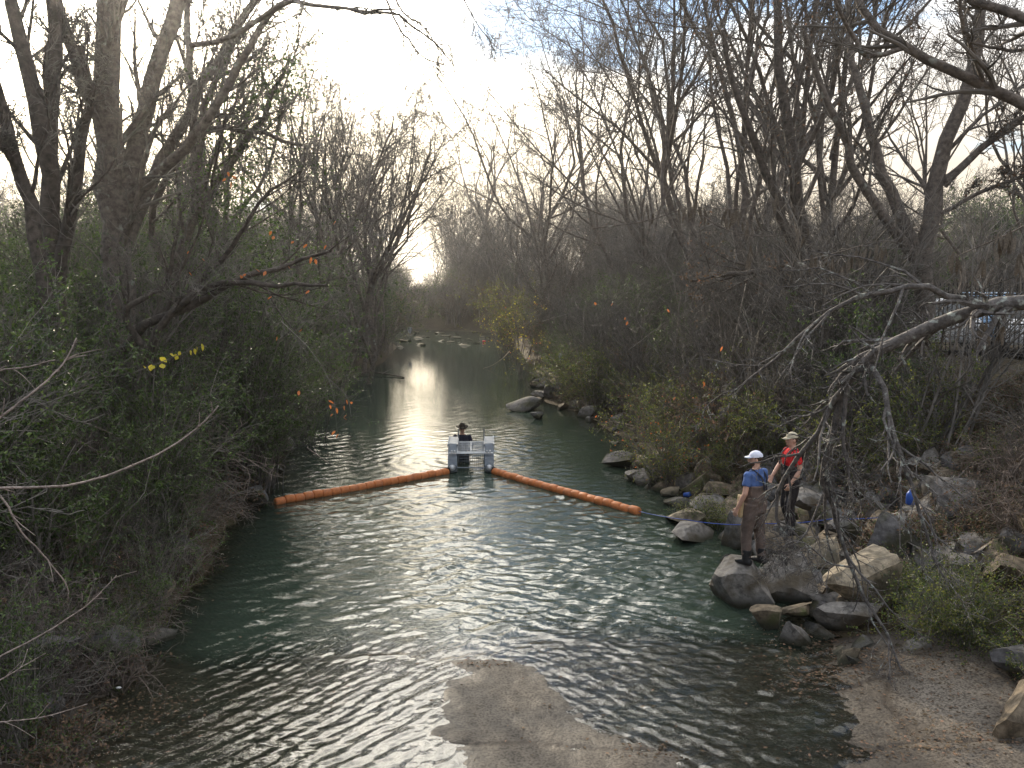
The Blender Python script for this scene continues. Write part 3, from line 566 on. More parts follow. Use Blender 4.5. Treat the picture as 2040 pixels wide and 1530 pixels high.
for row in [
        ('bare_tree', 'leafless tree just behind the thickest trunk, branching low', 300, 29, 9.5, 'e', 1.9, G1),
    ('bare_tree', 'leafless tree with wide limbs just behind the ivy-leaved limb', 470, 30, 12.5, 'b', 2.6, G1),
    ('bare_tree', 'leafless spreading tree over the dense grey thicket, its crown against blue sky', 610, 33, 12.5, 'a', .8, G1),
    ('bare_tree', 'leafless tree with upright limbs next to the open sky gap over the creek', 715, 44, 14.0, 'e', 2.2, G1),
    ('bare_tree', 'smaller leafless tree leaning out over the bend of the creek', 755, 66, 14, 'd', .3, G1),
    ('bare_tree', 'leafless tree between the ivy-leaved limb and the spreading crown', 560, 38, 13.5, 'c', 5.1, G1),
    ('bare_tree', 'wide-crowned leafless tree leaning over the creek from the shaded bank', 668, 36, 12.5, 'a', 0, G1, .12),
    ('bare_tree', 'leafless tree leaning over the creek behind the wide-crowned one', 722, 50, 13.5, 'b', 0, G1, .10),
    ('bare_tree', 'bare tree just right of the vase-shaped tree beyond the bend', 1030, 92, 16, 'e', 1.1, G2),
    ('bare_tree', 'bare tree leaning left over the bend from the rocky bank', 1092, 74, 15.5, 'c', 0, G2, -.16),
    ('bare_tree', 'lone vase-shaped bare tree standing in the middle against the brightest sky', 962, 104, 23.0, 'vase', .5, G2),
    ('bare_tree', 'low spreading bare tree at the foot of the vase-shaped tree', 905, 112, 14, 'd', 1.5, G2),
    ('bare_tree', 'crooked dark bare tree reaching over the bend below the vase-shaped tree', 1085, 50, 8.5, 'b', 3.9, G2),
    ('bare_tree', 'airy bare tree with reddish twig tips right of the vase-shaped tree', 1125, 62, 17.5, 'd', 4.4, G2),
    ('bare_tree', 'tall thin bare tree whose tip touches the blue sky patch', 1190, 54, 19.0, 'c', 2.0, G2),
    ('bare_tree', 'bare tree with many upright stems beside the tall thin one', 1255, 48, 17, 'e', 3.0, G2),
    ('bare_tree', 'large bare tree whose upright crown edges the blue sky, left of the rocky-bank trees', 1352, 34, 15.5, 'a', 4.2, G3),
    ('bare_tree', 'thick straight bare trunk rising behind the hanging seed pods', 1465, 30, 16.5, 'e', .9, G3),
    ('bare_tree', 'bare tree with clumps of brown dead leaves in its crown', 1590, 27, 15.0, 'b', 2.4, G3),
    ('bare_tree', 'bare leaning tree with dead leaves, left of the forked trunk', 1690, 29, 14.0, 'd', 3.4, G3),
    ('bare_tree', 'bare tree seen between the two forked trunks', 1850, 40, 13.0, 'c', 1.2, G4),
    ('bare_tree', 'bare tree at the picture edge behind the fence', 2030, 33, 12.0, 'b', 5.4, G4),
    ('bare_tree', 'bare tree in the second row behind the seed pods', 1530, 48, 14.0, 'a', 1.6, G4),
]: place_tree(row[0], row[1], row[2], row[3], row[4], row[5], row[6], row[8] if len(row) > 8 else 0, row[7])

def hand_tree(name, label, cat, limbs, spec, seed, minr, bark, twig, split=2, leaf=None, extra=None, part2='crown', n0=12, group=None, trunk_name='trunk'):
    """limbs: (list of (px, py, Y), r0, r1)"""
    tr = [(np.array([at(*p) for p in pl]), a, b) for pl, a, b in limbs]
    o0 = tr[0][0][0]; base = np.array([o0[0], o0[1], min(o0[2], float(ground_z(o0[0], o0[1])))])
    tr = [(p - base, a, b) for p, a, b in tr]
    lv, rng = wood(tr, spec, seed, minr, n0)
    a, b = wood_meshes(lv, split, None, name)
    o = thing(name, label, cat, base, 0, group)
    a.build(trunk_name, M[bark], o, True)
    c = b.build(part2, M[twig], o)
    if part2 == 'twigs': c['kind'] = 'stuff'
    if leaf:
        lm = MB()
        for (mk, pts, n, size, asp, spread) in leaf:
            if pts is None: C = sample_pts(lv, range(split, len(lv)), n, rng)
            else:
                P = np.array([at(*p) for p in pts]) - base; C = P[rng.integers(0, len(P), n)] + rng.normal(size=(n, 3)) * spread
            lm = MB(); lm.add(*leaves(C, size, rng, asp, .5)); lm.build('foliage', M[mk], c)['kind'] = 'stuff'
    return o, lv, base
SP1 = [dict(DECID[0], k=7, lenr=.45, t0=.22, rfac=.42), dict(DECID[1], k=6), dict(DECID[2], k=5), dict(DECID[3], k=4)]
SP2 = [dict(DECID[0], k=8, lenr=.40, t0=.25, rfac=.33), dict(DECID[1], k=7, lenr=.5), dict(DECID[2], k=5, lenr=.5), dict(DECID[3], k=3)]
# --- the big trees at the upper left
hand_tree('bare_tree', 'thickest forked trunk in the glare at the upper left', 'tree', [
    ([(232, 760, 17), (236, 560, 17), (228, 420, 17), (212, 260, 16.9), (215, 100, 16.8), (212, -120, 16.6)], 0.295, 0.203),
    ([(236, 430, 17), (262, 330, 17.1), (298, 190, 17.2), (345, 20, 17.3), (400, -150, 17.4)], 0.197, 0.117),
    ([(215, 250, 16.9), (170, 180, 16.7), (120, 20, 16.4), (80, -120, 16.2)], 0.123, 0.070),
    ([(240, 520, 17), (320, 330, 17.6), (390, 200, 18), (470, 60, 18.4), (560, -60, 18.8)], 0.139, 0.062),
    ([(255, 400, 17), (360, 300, 16.5), (420, 230, 16.2), (480, 120, 16), (545, 20, 15.8)], 0.115, 0.047)], SP2, 21, .007, 'bark', 'twig', group=G1)
hand_tree('bare_tree', 'dark forked trunk second from the picture edge, upper left', 'tree', [
    ([(118, 720, 15.5), (112, 560, 15.5), (98, 400, 15.5), (82, 230, 15.4), (48, 100, 15.3), (8, -60, 15.2)], 0.197, 0.094),
    ([(95, 330, 15.5), (104, 200, 15.6), (108, 80, 15.7), (104, -100, 15.8)], 0.139, 0.086),
    ([(112, 560, 15.5), (140, 440, 15.4), (158, 300, 15.2), (178, 200, 15.0), (160, 90, 14.8)], 0.123, 0.055)], SP2, 22, .007, 'bark_dark', 'twig', group=G1)
hand_tree('bare_tree', 'dark leaning trunk at the very edge of the upper left', 'tree', [
    ([(95, 640, 14.6), (72, 450, 14.5), (38, 350, 14.4), (15, 250, 14.3), (-20, 120, 14.2), (-60, -20, 14.1)], 0.131, 0.062),
    ([(40, 350, 14.4), (10, 300, 14), (-40, 280, 13.6)], 0.066, 0.039)], SP2, 23, .007, 'bark_dark', 'twig', group=G1)
hand_tree('bare_tree', 'ivy-leaved limb tree rising between the thick trunk and the spreading crown', 'tree', [
    ([(330, 760, 18.5), (345, 560, 18.5), (395, 430, 18.3), (455, 330, 18.1), (520, 240, 17.8), (570, 140, 17.6)], 0.123, 0.039),
    ([(395, 430, 18.3), (400, 260, 18.6), (430, 150, 18.8), (505, 40, 19)], 0.090, 0.039),
    ([(345, 560, 18.5), (300, 430, 18), (400, 265, 17.6), (500, 262, 17.2), (600, 290, 16.8)], 0.082, 0.031),
    ([(390, 440, 18.3), (385, 200, 18.9), (370, 60, 19.2), (380, -60, 19.4)], 0.098, 0.047)], SP1, 24, .007, 'bark', 'twig',
    leaf=[('leaf_green', [(470, 170, 17.8), (520, 150, 17.7), (540, 200, 17.7), (500, 220, 17.9), (480, 260, 18), (560, 130, 17.6), (510, 290, 17.9), (450, 330, 18), (420, 380, 18), (470, 400, 18)], 2600, .085, .6, .42)], group=G1)
hand_tree('overhanging_branch', 'long overhanging bare branch drooping into the open sky at the top', 'branch', [
    ([(380, 90, 14), (480, 70, 13.6), (560, 6, 13.2), (640, 12, 12.8), (720, 22, 12.4), (790, 18, 12.0)], 0.045, 0.012),
    ([(720, 22, 12.4), (790, 30, 12.1), (830, 60, 11.9), (870, 90, 11.7), (905, 130, 11.5)], 0.020, 0.005),
    ([(770, -60, 12), (800, 20, 11.9), (850, 60, 11.8), (880, 110, 11.7)], 0.016, 0.005),
    ([(900, -60, 11.5), (935, 20, 11.4), (960, 60, 11.3), (990, 95, 11.2)], 0.010, 0.004),
    ([(770, 0, 12), (800, 60, 11.8), (840, 110, 11.6), (890, 130, 11.4)], 0.015, 0.004)],
    [dict(DECID[1], k=7, lenr=.30, up=-.05, ang=.5), dict(DECID[2], k=5, lenr=.45, up=-.05), dict(DECID[3], k=3, lenr=.45, up=-.03)], 25, .004, 'bark', 'twig', split=1, trunk_name='limb', part2='twigs')
hand_tree('leaning_shrub_tree', 'dark many-stemmed tree leaning over the bank below the orange leaves', 'tree', [
    ([(200, 800, 15.5), (255, 680, 15.5), (310, 640, 15.2), (390, 600, 14.9), (470, 560, 14.6), (560, 530, 14.3), (660, 500, 14)], .10, .02),
    ([(280, 720, 15.2), (330, 640, 15), (420, 565, 14.7), (560, 570, 14.2), (650, 568, 13.8)], .08, .018),
    ([(320, 650, 15), (400, 560, 14.9), (470, 480, 14.8), (520, 400, 14.7), (600, 340, 14.5)], .06, .015),
    ([(290, 700, 15.3), (250, 620, 15.1), (330, 560, 14.9), (360, 420, 14.7)], .07, .02)], SP1, 26, .005, 'bark_dark', 'twig',
    leaf=[('leaf_green', None, 1500, .05, .5, .1)])
# --- right: forked tree, foreground limbs
hand_tree('bare_tree', 'forked bare trunk against the cream sky above the fence', 'tree', [
    ([(1845, 640, 21.5), (1840, 520, 21.5), (1862, 400, 21.4), (1880, 310, 21.3), (1925, 180, 21.1), (1950, 60, 21), (1960, -80, 20.9)], .24, .09),
    ([(1838, 520, 21.5), (1790, 420, 21.7), (1752, 330, 21.8), (1730, 240, 21.9), (1700, 130, 22.1), (1690, 0, 22.3)], .17, .06),
    ([(1832, 530, 21.4), (1770, 440, 21), (1705, 350, 20.8), (1680, 270, 20.6), (1640, 180, 20.4), (1600, 60, 20.2)], .14, .05),
    ([(1880, 370, 21.4), (1950, 300, 21), (2030, 240, 20.6), (2100, 200, 20.3)], .10, .05),
    ([(1868, 430, 21.4), (1960, 380, 20.8), (2040, 350, 20.4)], .06, .03)], SP2, 31, .007, 'bark', 'twig',
    leaf=[('leaf_brown', None, 900, .09, .55, .1)], group=G3)
hand_tree('bare_tree', 'stout crooked bare tree with a low fork right of the hanging pods', 'tree', [
    ([(1645, 780, 24), (1635, 620, 24), (1620, 560, 24), (1590, 440, 24), (1580, 300, 24), (1550, 120, 24), (1545, -60, 24)], .24, .09),
    ([(1625, 570, 24), (1560, 440, 23.6), (1520, 320, 23.3), (1470, 200, 23), (1440, 60, 22.8)], .16, .05),
    ([(1628, 590, 24), (1540, 545, 23), (1450, 545, 22), (1380, 560, 21.4)], .10, .03),
    ([(1640, 650, 24), (1600, 590, 23), (1540, 560, 22.4)], .07, .03)], SP1, 32, .007, 'bark_dark', 'twig',
    leaf=[('leaf_brown', None, 1100, .09, .55, .1)], group=G3)
hand_tree('arching_limb', 'thick lichen-spotted limb arching down over the boulders', 'fallen limb', [
    ([(2200, 590, 9.4), (2050, 604, 9.8), (1960, 615, 9.9), (1880, 640, 10), (1790, 678, 10.1), (1740, 700, 10.1), (1690, 738, 10.2)], .095, .058),
    ([(1690, 738, 10.2), (1672, 790, 10.3), (1660, 850, 10.4), (1645, 900, 10.6), (1640, 960, 10.8), (1660, 1010, 10.9), (1680, 1080, 10.9), (1710, 1160, 10.8), (1755, 1250, 10.6), (1795, 1335, 10.3)], .05, .012),
    ([(1745, 710, 10.1), (1700, 755, 10.2), (1660, 800, 10.3), (1640, 850, 10.5), (1580, 920, 10.8), (1550, 980, 11), (1552, 1050, 11), (1570, 1090, 11)], .045, .014),
    ([(1735, 730, 10.1), (1760, 770, 9.8), (1775, 850, 9.6), (1800, 920, 9.5), (1820, 980, 9.4), (1850, 1080, 9.3), (1880, 1150, 9.2)], .038, .010),
    ([(1960, 607, 9.9), (1900, 590, 9.8), (1850, 572, 9.7), (1780, 575, 9.7), (1700, 600, 9.8), (1600, 665, 10), (1530, 730, 10.2), (1450, 790, 10.4)], .042, .010),
    ([(1690, 745, 10.2), (1680, 860, 10.2), (1690, 940, 10.2), (1700, 1000, 10.1)], .028, .009),
    ([(1640, 985, 10.8), (1600, 1070, 10.7), (1565, 1085, 10.7), (1530, 1130, 10.7)], .014, .006),
    ([(1700, 1130, 10.8), (1650, 1120, 10.6), (1600, 1080, 10.4), (1570, 1090, 10.4)], .014, .006)],
    [dict(DECID[1], k=12, lenr=.42, up=-.10, ang=.65, wig=.18), dict(DECID[2], k=5, lenr=.5, up=-.04, wig=.25), dict(DECID[3], k=4, lenr=.5, wig=.28)], 33, .004, 'bark_lichen', 'bark_lichen', split=1, trunk_name='limb', part2='twigs')
hand_tree('overhanging_branch', 'thick dark branch slanting across the upper right corner of the sky', 'branch', [
    ([(2250, 330, 8.0), (2120, 250, 8.1), (2040, 208, 8.2), (1960, 170, 8.3), (1880, 130, 8.4), (1800, 95, 8.5), (1740, 55, 8.6), (1700, -20, 8.7), (1690, -90, 8.8)], .060, .028),
    ([(1800, 95, 8.5), (1760, 108, 8.4), (1720, 108, 8.3), (1700, 70, 8.3), (1665, 10, 8.2), (1650, -60, 8.2)], .026, .013),
    ([(1960, 170, 8.3), (1930, 80, 8.1), (1915, 40, 8), (1910, -60, 7.9)], .024, .014),
    ([(1760, 108, 8.4), (1690, 90, 8.6), (1630, 92, 8.8)], .012, .006)],
    [dict(DECID[1], k=6, lenr=.30, up=.0, ang=.6), dict(DECID[2], k=4, lenr=.5), dict(DECID[3], k=3, lenr=.5)], 34, .004, 'bark', 'twig', split=1, trunk_name='limb', part2='twigs')
hand_tree('overhanging_branch', 'dark branch cutting off the very corner at the upper right', 'branch', [
    ([(2250, 110, 7.6), (2120, 70, 7.7), (2040, 38, 7.8), (1980, 15, 7.9), (1920, -5, 8), (1850, -60, 8.1)], .05, .03),
    ([(2120, 70, 7.7), (2040, 100, 7.9), (1980, 95, 8), (1925, 80, 8.1)], .02, .01)],
    [dict(DECID[1], k=6, lenr=.35, up=.02, ang=.6), dict(DECID[2], k=4, lenr=.5), dict(DECID[3], k=3, lenr=.5)], 35, .004, 'bark', 'twig', split=1, trunk_name='limb', part2='twigs')

# ------------------------------------------------------------------ shrubs and thickets
def shrub_levels(H, stems, seed, spread=.6, minr=.0045, wig=.14, k=(7, 5), r=.016, droop=.0):
    rng = np.random.default_rng(seed); tr = []
    for i in range(stems):
        az = rng.uniform(0, 6.283); d = np.array([math.cos(az), math.sin(az), 0]); s = spread * rng.uniform(.2, 1.2) * H; h = H * rng.uniform(.55, 1.05); b = np.r_[rng.normal(size=2) * .12 * H ** .5, -.15]
        tr.append((np.array([b, b + d * s * .25 + [0, 0, h * .45], b + d * s * .6 + [0, 0, h * .85], b + d * s + [0, 0, h * (1 - droop)]]), r * rng.uniform(.6, 1.3), minr))
    spec = [dict(k=k[0], t0=.15, t1=1, ang=.7, lenr=.5, n=5, wig=wig, up=.06), dict(k=k[1], t0=.1, t1=1, ang=.75, lenr=.5, n=3, wig=wig * 1.5, up=.03)]
    return wood(tr, spec, seed, minr, 7)
def shrub_mesh(key, H, stems, seed, leaf=None, twig='twig', **kw):
    lv, rng = shrub_levels(H, stems, seed, **kw); mb = MB(); mats = [M[twig]]
    for k in range(len(lv)): mb.add(*tubes(*lv[k], 4 if k == 0 else 3), 0)
    for j, (mk, n, size, asp) in enumerate(leaf or []):
        mb.add(*leaves(sample_pts(lv, (1, 2), n, rng), size, rng, asp, .3), j + 1); mats.append(M[mk])
    return mb.mesh(key, mats)
SH = {'twiggy': shrub_mesh('twiggy', 2.6, 14, 41, spread=.55, minr=.006), 'tangle': shrub_mesh('tangle', 2.0, 16, 42, spread=1.1, wig=.25, droop=.35, twig='twig_red', minr=.0055),
      'tall': shrub_mesh('tall', 5.0, 12, 43, spread=.35, r=.03, minr=.006, k=(9, 6)),
      'brown': shrub_mesh('brown', 2.0, 14, 44, [('leaf_brown', 900, .07, .6)], 'twig_red', spread=.7),
      'privet': shrub_mesh('privet', 3.2, 14, 45, [('leaf_green', 4200, .06, .5)], spread=.5, k=(6, 4)),
      'privet_tall': shrub_mesh('privet_tall', 5.5, 14, 46, [('leaf_green', 5200, .075, .5)], spread=.35, r=.03, k=(7, 5)),
      'yellowish': shrub_mesh('yellowish', 1.8, 14, 47, [('leaf_yellow_green', 2200, .05, .5), ('leaf_green', 1200, .05, .5)], spread=.7, k=(6, 4)),
      'ground': shrub_mesh('ground', .7, 22, 48, [('leaf_brown', 500, .06, .6), ('leaf_green', 500, .045, .5)], 'twig_red', spread=1.3, r=.007, minr=.003, k=(4, 3))}
def scatter(name, label, cat, pts, rots, scales, idx, meshes):
    """one mass of vegetation: shrub meshes placed on points by a geometry-node modifier"""
    protos = []
    for k in meshes: protos.append(bpy.data.objects.new('source_' + k, SH[k] if k in SH else k))
    me = bpy.data.meshes.new(name); me.from_pydata([tuple(p) for p in pts], [], [])
    for nm, ty, dat in (('rot', 'FLOAT_VECTOR', np.asarray(rots)), ('scl', 'FLOAT', np.asarray(scales)), ('pick', 'INT', np.asarray(idx))):
        a = me.attributes.new(nm, ty, 'POINT'); a.data.foreach_set('vector' if ty == 'FLOAT_VECTOR' else 'value', dat.astype(np.int32 if ty == 'INT' else np.float32).ravel())
    o = link(name, me); tag(o, label, cat, kind='stuff')
    ng = bpy.data.node_groups.new(name, 'GeometryNodeTree'); ng.interface.new_socket('Geometry', in_out='INPUT', socket_type='NodeSocketGeometry'); ng.interface.new_socket('Geometry', in_out='OUTPUT', socket_type='NodeSocketGeometry')
    N = ng.nodes; L = ng.links; gi = N.new('NodeGroupInput'); go = N.new('NodeGroupOutput'); iop = N.new('GeometryNodeInstanceOnPoints'); L.new(gi.outputs[0], iop.inputs['Points'])
    jn = N.new('GeometryNodeJoinGeometry')
    for p in reversed(protos):
        oi = N.new('GeometryNodeObjectInfo'); oi.inputs['Object'].default_value = p; g2 = N.new('GeometryNodeGeometryToInstance'); L.new(oi.outputs['Geometry'], g2.inputs[0]); L.new(g2.outputs[0], jn.inputs[0])
    L.new(jn.outputs[0], iop.inputs['Instance']); iop.inputs['Pick Instance'].default_value = True
    def att(nm, dt): n = N.new('GeometryNodeInputNamedAttribute'); n.data_type = dt; n.inputs['Name'].default_value = nm; return n.outputs['Attribute']
    L.new(att('pick', 'INT'), iop.inputs['Instance Index']); L.new(att('scl', 'FLOAT'), iop.inputs['Scale'])
    e2r = N.new('FunctionNodeEulerToRotation'); L.new(att('rot', 'FLOAT_VECTOR'), e2r.inputs[0]); L.new(e2r.outputs[0], iop.inputs['Rotation'])
    L.new(iop.outputs[0], go.inputs[0]); md = o.modifiers.new('scatter', 'NODES'); md.node_group = ng
    return o
def bank_points(side, n, y0, y1, d0, d1, seed, keep=None, power=1.0):
    rng = np.random.default_rng(seed); y = y0 * (y1 / y0) ** rng.random(n * 3); d = d0 + (d1 - d0) * rng.random(n * 3) ** power
    x = x_left(y) - d if side < 0 else x_right(y) + d
    ok = np.ones(len(x), bool) if keep is None else keep(x, y, d); x, y, d = x[ok][:n], y[ok][:n], d[ok][:n]
    P = np.stack([x, y, ground_z(x, y) - .08], 1); rot = np.stack([rng.normal(0, .12, len(x)), rng.normal(0, .12, len(x)), rng.uniform(0, 6.283, len(x))], 1)
    return P, rot, d, rng
def mass(name, label, side, n, y0, y1, d0, d1, seed, kinds, s0, s1, keep=None, power=1.0):
    P, rot, d, rng = bank_points(side, n, y0, y1, d0, d1, seed, keep, power)
    w = np.array([k[1] for k in kinds], float); idx = rng.choice(len(kinds), len(P), p=w / w.sum())
    return scatter(name, label, 'brush', P, rot, rng.uniform(s0, s1, len(P)), idx, [k[0] for k in kinds])
clear_left = lambda x, y, d: ~((np.abs(x / y + .369) < .022) & (y > 9) & (y < 20.4))
mass('brush_thicket', 'tangled leafless brush covering the shaded bank', -1, 330, 9.5, 62, .5, 14, 71, [('twiggy', 3), ('tangle', 2), ('privet', 4.5), ('yellowish', 2), ('tall', 1.5)], .7, 1.15, clear_left, .8)
mass('evergreen_thicket', 'dark small-leaved evergreen thicket behind the shaded bank', -1, 130, 13, 60, 2.2, 16, 72, [('privet', 4), ('privet_tall', 3)], .6, .95, clear_left)
mass('overhanging_thicket', 'tall dense thicket of bare stems and dark leaves overhanging the shaded waterline', -1, 110, 17, 60, .2, 5, 78, [('tall', 4), ('privet_tall', 3), ('twiggy', 3), ('privet', 2)], .7, 1.2, clear_left)
mass('tall_thicket', 'tall grey thicket of bare stems above the rocky bank', 1, 100, 20, 60, 1.5, 9, 79, [('tall', 5), ('twiggy', 3), ('yellowish', 1.5)], .75, 1.25, lambda x, y, d: ~((x > 9) & (y < 26)) & ~((x > 11.3) & (y < 40)))
mass('ground_cover', 'low vines and dead leaves on the shaded bank slope', -1, 260, 8.5, 40, .05, 6, 73, [('ground', 1), ('privet', .3)], .5, 1.1)
right_ok = lambda x, y, d: ~((y < 16.2) & (d < 4.0)) & ~((y < 19.5) & (d < 1.7)) & ~((x > 9) & (y < 24) & (x < 16)) & ~((x > 11.3) & (y > 22) & (y < 40)) & ~((y < 12.5) & (d < 5)) & ~((y > 25) & (y < 40) & (x > 14))
mass('brush_thicket', 'tangled leafless brush with rusty leaves above the boulders', 1, 320, 12.5, 62, .8, 13, 74, [('twiggy', 5), ('tangle', 4), ('brown', 4), ('tall', 1.5)], .65, 1.1, right_ok, .8)
mass('leafy_undergrowth', 'green and yellowing small-leaved undergrowth above the boulders', 1, 150, 16, 55, .9, 9, 75, [('yellowish', 5), ('privet', 2)], .6, 1.2, right_ok)
mass('ground_cover', 'low vines and dead leaves between the boulders', 1, 240, 11.5, 40, .9, 7, 76, [('ground', 1)], .5, 1.1, lambda x, y, d: ~((y < 12.6) & (d < 3.2)))
mass('dry_brambles', 'pale dry brambles on the slope below the fence', 1, 210, 12.2, 24, 2.8, 12, 77, [('tangle', 4), ('twiggy', 4), ('brown', 2), ('yellowish', 1.5)], .36, .72, lambda x, y, d: ~((y < 13) & (d < 3.6)) & ~((y < 17) & (d < 3.4)) & ~((x / y > .455) & (y > 14.5)))
mass('bank_tangle', 'low tangle of bare stems and vines at the shaded waterline near the ford', -1, 90, 8.6, 17, .1, 3.2, 83, [('twiggy', 3), ('tangle', 4), ('privet', 2.5), ('yellowish', 1)], .32, .62)
mass('dry_weeds', 'dry weeds and dead leaves beside the bare concrete', 1, 70, 8.3, 12.6, 2.3, 6, 84, [('ground', 4), ('tangle', 1)], .35, .7)
# the far wood that closes the view
def far_wood():
    rng = np.random.default_rng(81); P = []; sc = []
    mesh_keys = []
    for k in 'abcde':
        mb = MB()
        for me in FARP[k]:
            n = len(me.vertices); V = np.empty(n * 3, np.float32); me.vertices.foreach_get('co', V); nl = len(me.loops); I = np.empty(nl, np.int32); me.loops.foreach_get('vertex_index', I)
            tot = np.empty(len(me.polygons), np.int32); me.polygons.foreach_get('loop_total', tot); q = int((tot == 4).sum())
            if (tot[:q] == 4).all(): mb.add(V.reshape(-1, 3), [I[:q * 4].reshape(-1, 4)] + ([I[q * 4:].reshape(-1, 3)] if q < len(tot) else []), 0)
        SH['wood_' + k] = mb.mesh('wood_' + k, [M['twig']]); mesh_keys.append('wood_' + k)
    for _ in range(900):
        Y = rng.uniform(72, 165); az = rng.uniform(-.8, .8); X = Y * az
        if -.15 < az < -.085:
            if Y < 116: continue
            P.append((X, Y, float(ground_z(X, Y)))); sc.append(rng.uniform(.22, .34)); continue
        if x_left(Y) - 1 < X < x_right(Y) + 1: continue
        P.append((X, Y, float(ground_z(X, Y)))); sc.append(rng.uniform(.65, 1.15) if az < .22 else rng.uniform(.35, .62))
        if len(P) >= 330: break
    for _ in range(90):                                    # nearer rows beside the creek, away from the water
        Y = rng.uniform(36, 70); sd = rng.choice([-1, 1]); X = (x_left(Y) - rng.uniform(4, 34)) if sd < 0 else (x_right(Y) + rng.uniform(5, 30))
        if sd > 0 and Y < 50 and X > 13: continue
        P.append((X, Y, float(ground_z(X, Y)))); sc.append(rng.uniform(.40, .7) if sd > 0 else rng.uniform(.32, .5))
    n = len(P); rot = np.stack([np.zeros(n), rng.normal(0, .05, n), rng.uniform(0, 6.28, n)], 1)
    scatter('far_wood', 'grey leafless wood closing the view behind the creek bend', 'wood', P, rot, sc, rng.integers(0, 5, n), mesh_keys)
    P = []; sc = []
    for _ in range(1300):
        Y = rng.uniform(55, 150); az = rng.uniform(-.75, .75); X = Y * az
        if x_left(Y) - .6 < X < x_right(Y) + .6: continue
        P.append((X, Y, float(ground_z(X, Y)))); sc.append(rng.uniform(.4, .7) if -.14 < az < -.07 and Y > 75 else rng.uniform(.8, 1.7))
    n = len(P); rot = np.stack([np.zeros(n), rng.normal(0, .1, n), rng.uniform(0, 6.28, n)], 1)
    scatter('far_brush', 'grey-brown brush at the foot of the far wood', 'brush', P, rot, sc, rng.choice(4, n, p=[.4, .3, .15, .15]), ['tall', 'twiggy', 'privet', 'brown'])
far_wood()
def far_bank():
    rng = np.random.default_rng(91); P = []; S = []
    for _ in range(170):
        px = rng.uniform(770, 1040); Y = rng.uniform(99, 135); X = at(px, 600, Y)[0]
        if x_left(Y) - 1 < X < x_right(Y) + .4: continue
        P.append((X, Y, float(ground_z(X, Y)) - .1)); S.append(rng.uniform(.45, .8) if 800 < px < 895 else rng.uniform(1.0, 1.9))
    n = len(P); rot = np.stack([np.zeros(n), rng.normal(0, .1, n), rng.uniform(0, 6.28, n)], 1)
    scatter('bend_thicket', 'grey-brown thicket on the far bank where the creek bends out of sight', 'brush', P, rot, S, rng.choice(4, n, p=[.3, .35, .15, .2]), ['tall', 'twiggy', 'privet', 'brown'])
far_bank()

# ------------------------------------------------------------------ boulders and stones
def _ico(sub):
    bm = bmesh.new(); bmesh.ops.create_icosphere(bm, subdivisions=sub, radius=1); V = np.array([v.co[:] for v in bm.verts]); F = np.array([[v.index for v in f.verts] for f in bm.faces]); bm.free(); return V, F
ICO = {2: _ico(2), 3: _ico(3), 4: _ico(4)}
def n3(V, sc, seed): return fbm(V[:, 0] * sc + V[:, 2] * sc * .7 + 11, V[:, 1] * sc - V[:, 2] * sc * .6 + 5, 4, seed)
def rock_mesh(seed, dims, m, sub=3, cuts=11, sharp=.56, flat_top=None, rough=.06):
    rng = np.random.default_rng(seed); V, F = ICO[sub]; V = V * 1.5
    cuts += 5; dirs = rng.normal(size=(cuts, 3)); dirs /= np.linalg.norm(dirs, axis=1, keepdims=True)
    if flat_top is not None: dirs[0] = np.array([flat_top[0], flat_top[1], 1]) / np.linalg.norm([flat_top[0], flat_top[1], 1])
    for i, d in enumerate(dirs):
        o = sharp * rng.uniform(.75, 1.3) if not (i == 0 and flat_top is not None) else .6
        k = V @ d - o; V = V - np.where(k > 0, k, 0)[:, None] * d * .985
    V = V * (1 + rough * 2 * n3(V, 1.5, seed)[:, None] + rough * n3(V, 5, seed + 3)[:, None])
    V = V - (V.max(0) + V.min(0)) / 2; V = V / (V.max(0) - V.min(0)) * np.asarray(dims)
    me = fast_mesh('rock', V, [F], M[m], None, True)
    try: me.set_sharp_from_angle(angle=R(24))
    except Exception: pass
    return me
MARKS_RAW = []; ROCKS = {}; BOXES = [(1470, 850, 1610, 1060, 15)]
def rock(name, label, box, zb, m, seed, depth=.85, sink=.18, group=None, flat_top=None, cuts=11, rz=0, sub=3, hk=1.0, tilt=(0, 0)):
    x0, y0, x1, y1 = box; BOXES.append((*box, on((x0 + x1) / 2, y1, zb)[1] + .2)); p = on((x0 + x1) / 2, y1, zb); Y = p[1]; w = (x1 - x0) * Y / FPX * 1.08; dp = w * depth
    hv = (y1 - y0) * Y / FPX; a = math.atan2(CAM_H - zb, Y); h = max((hv - dp * math.sin(a) * .75) / math.cos(a), .38 * w) * hk
    me = rock_mesh(seed, (w, dp, h * (1 + sink)), m, sub, cuts, flat_top=flat_top)
    o = link(name, me); o.location = (p[0], Y + dp * .42, zb + h * (1 - sink) / 2); o.rotation_euler = (tilt[0], tilt[1], rz)
    MARKS_RAW.append((np.array(o.location), label)); ROCKS[label] = o; return tag(o, label, 'rock', group)
RG = 'boulders along the rocky bank'
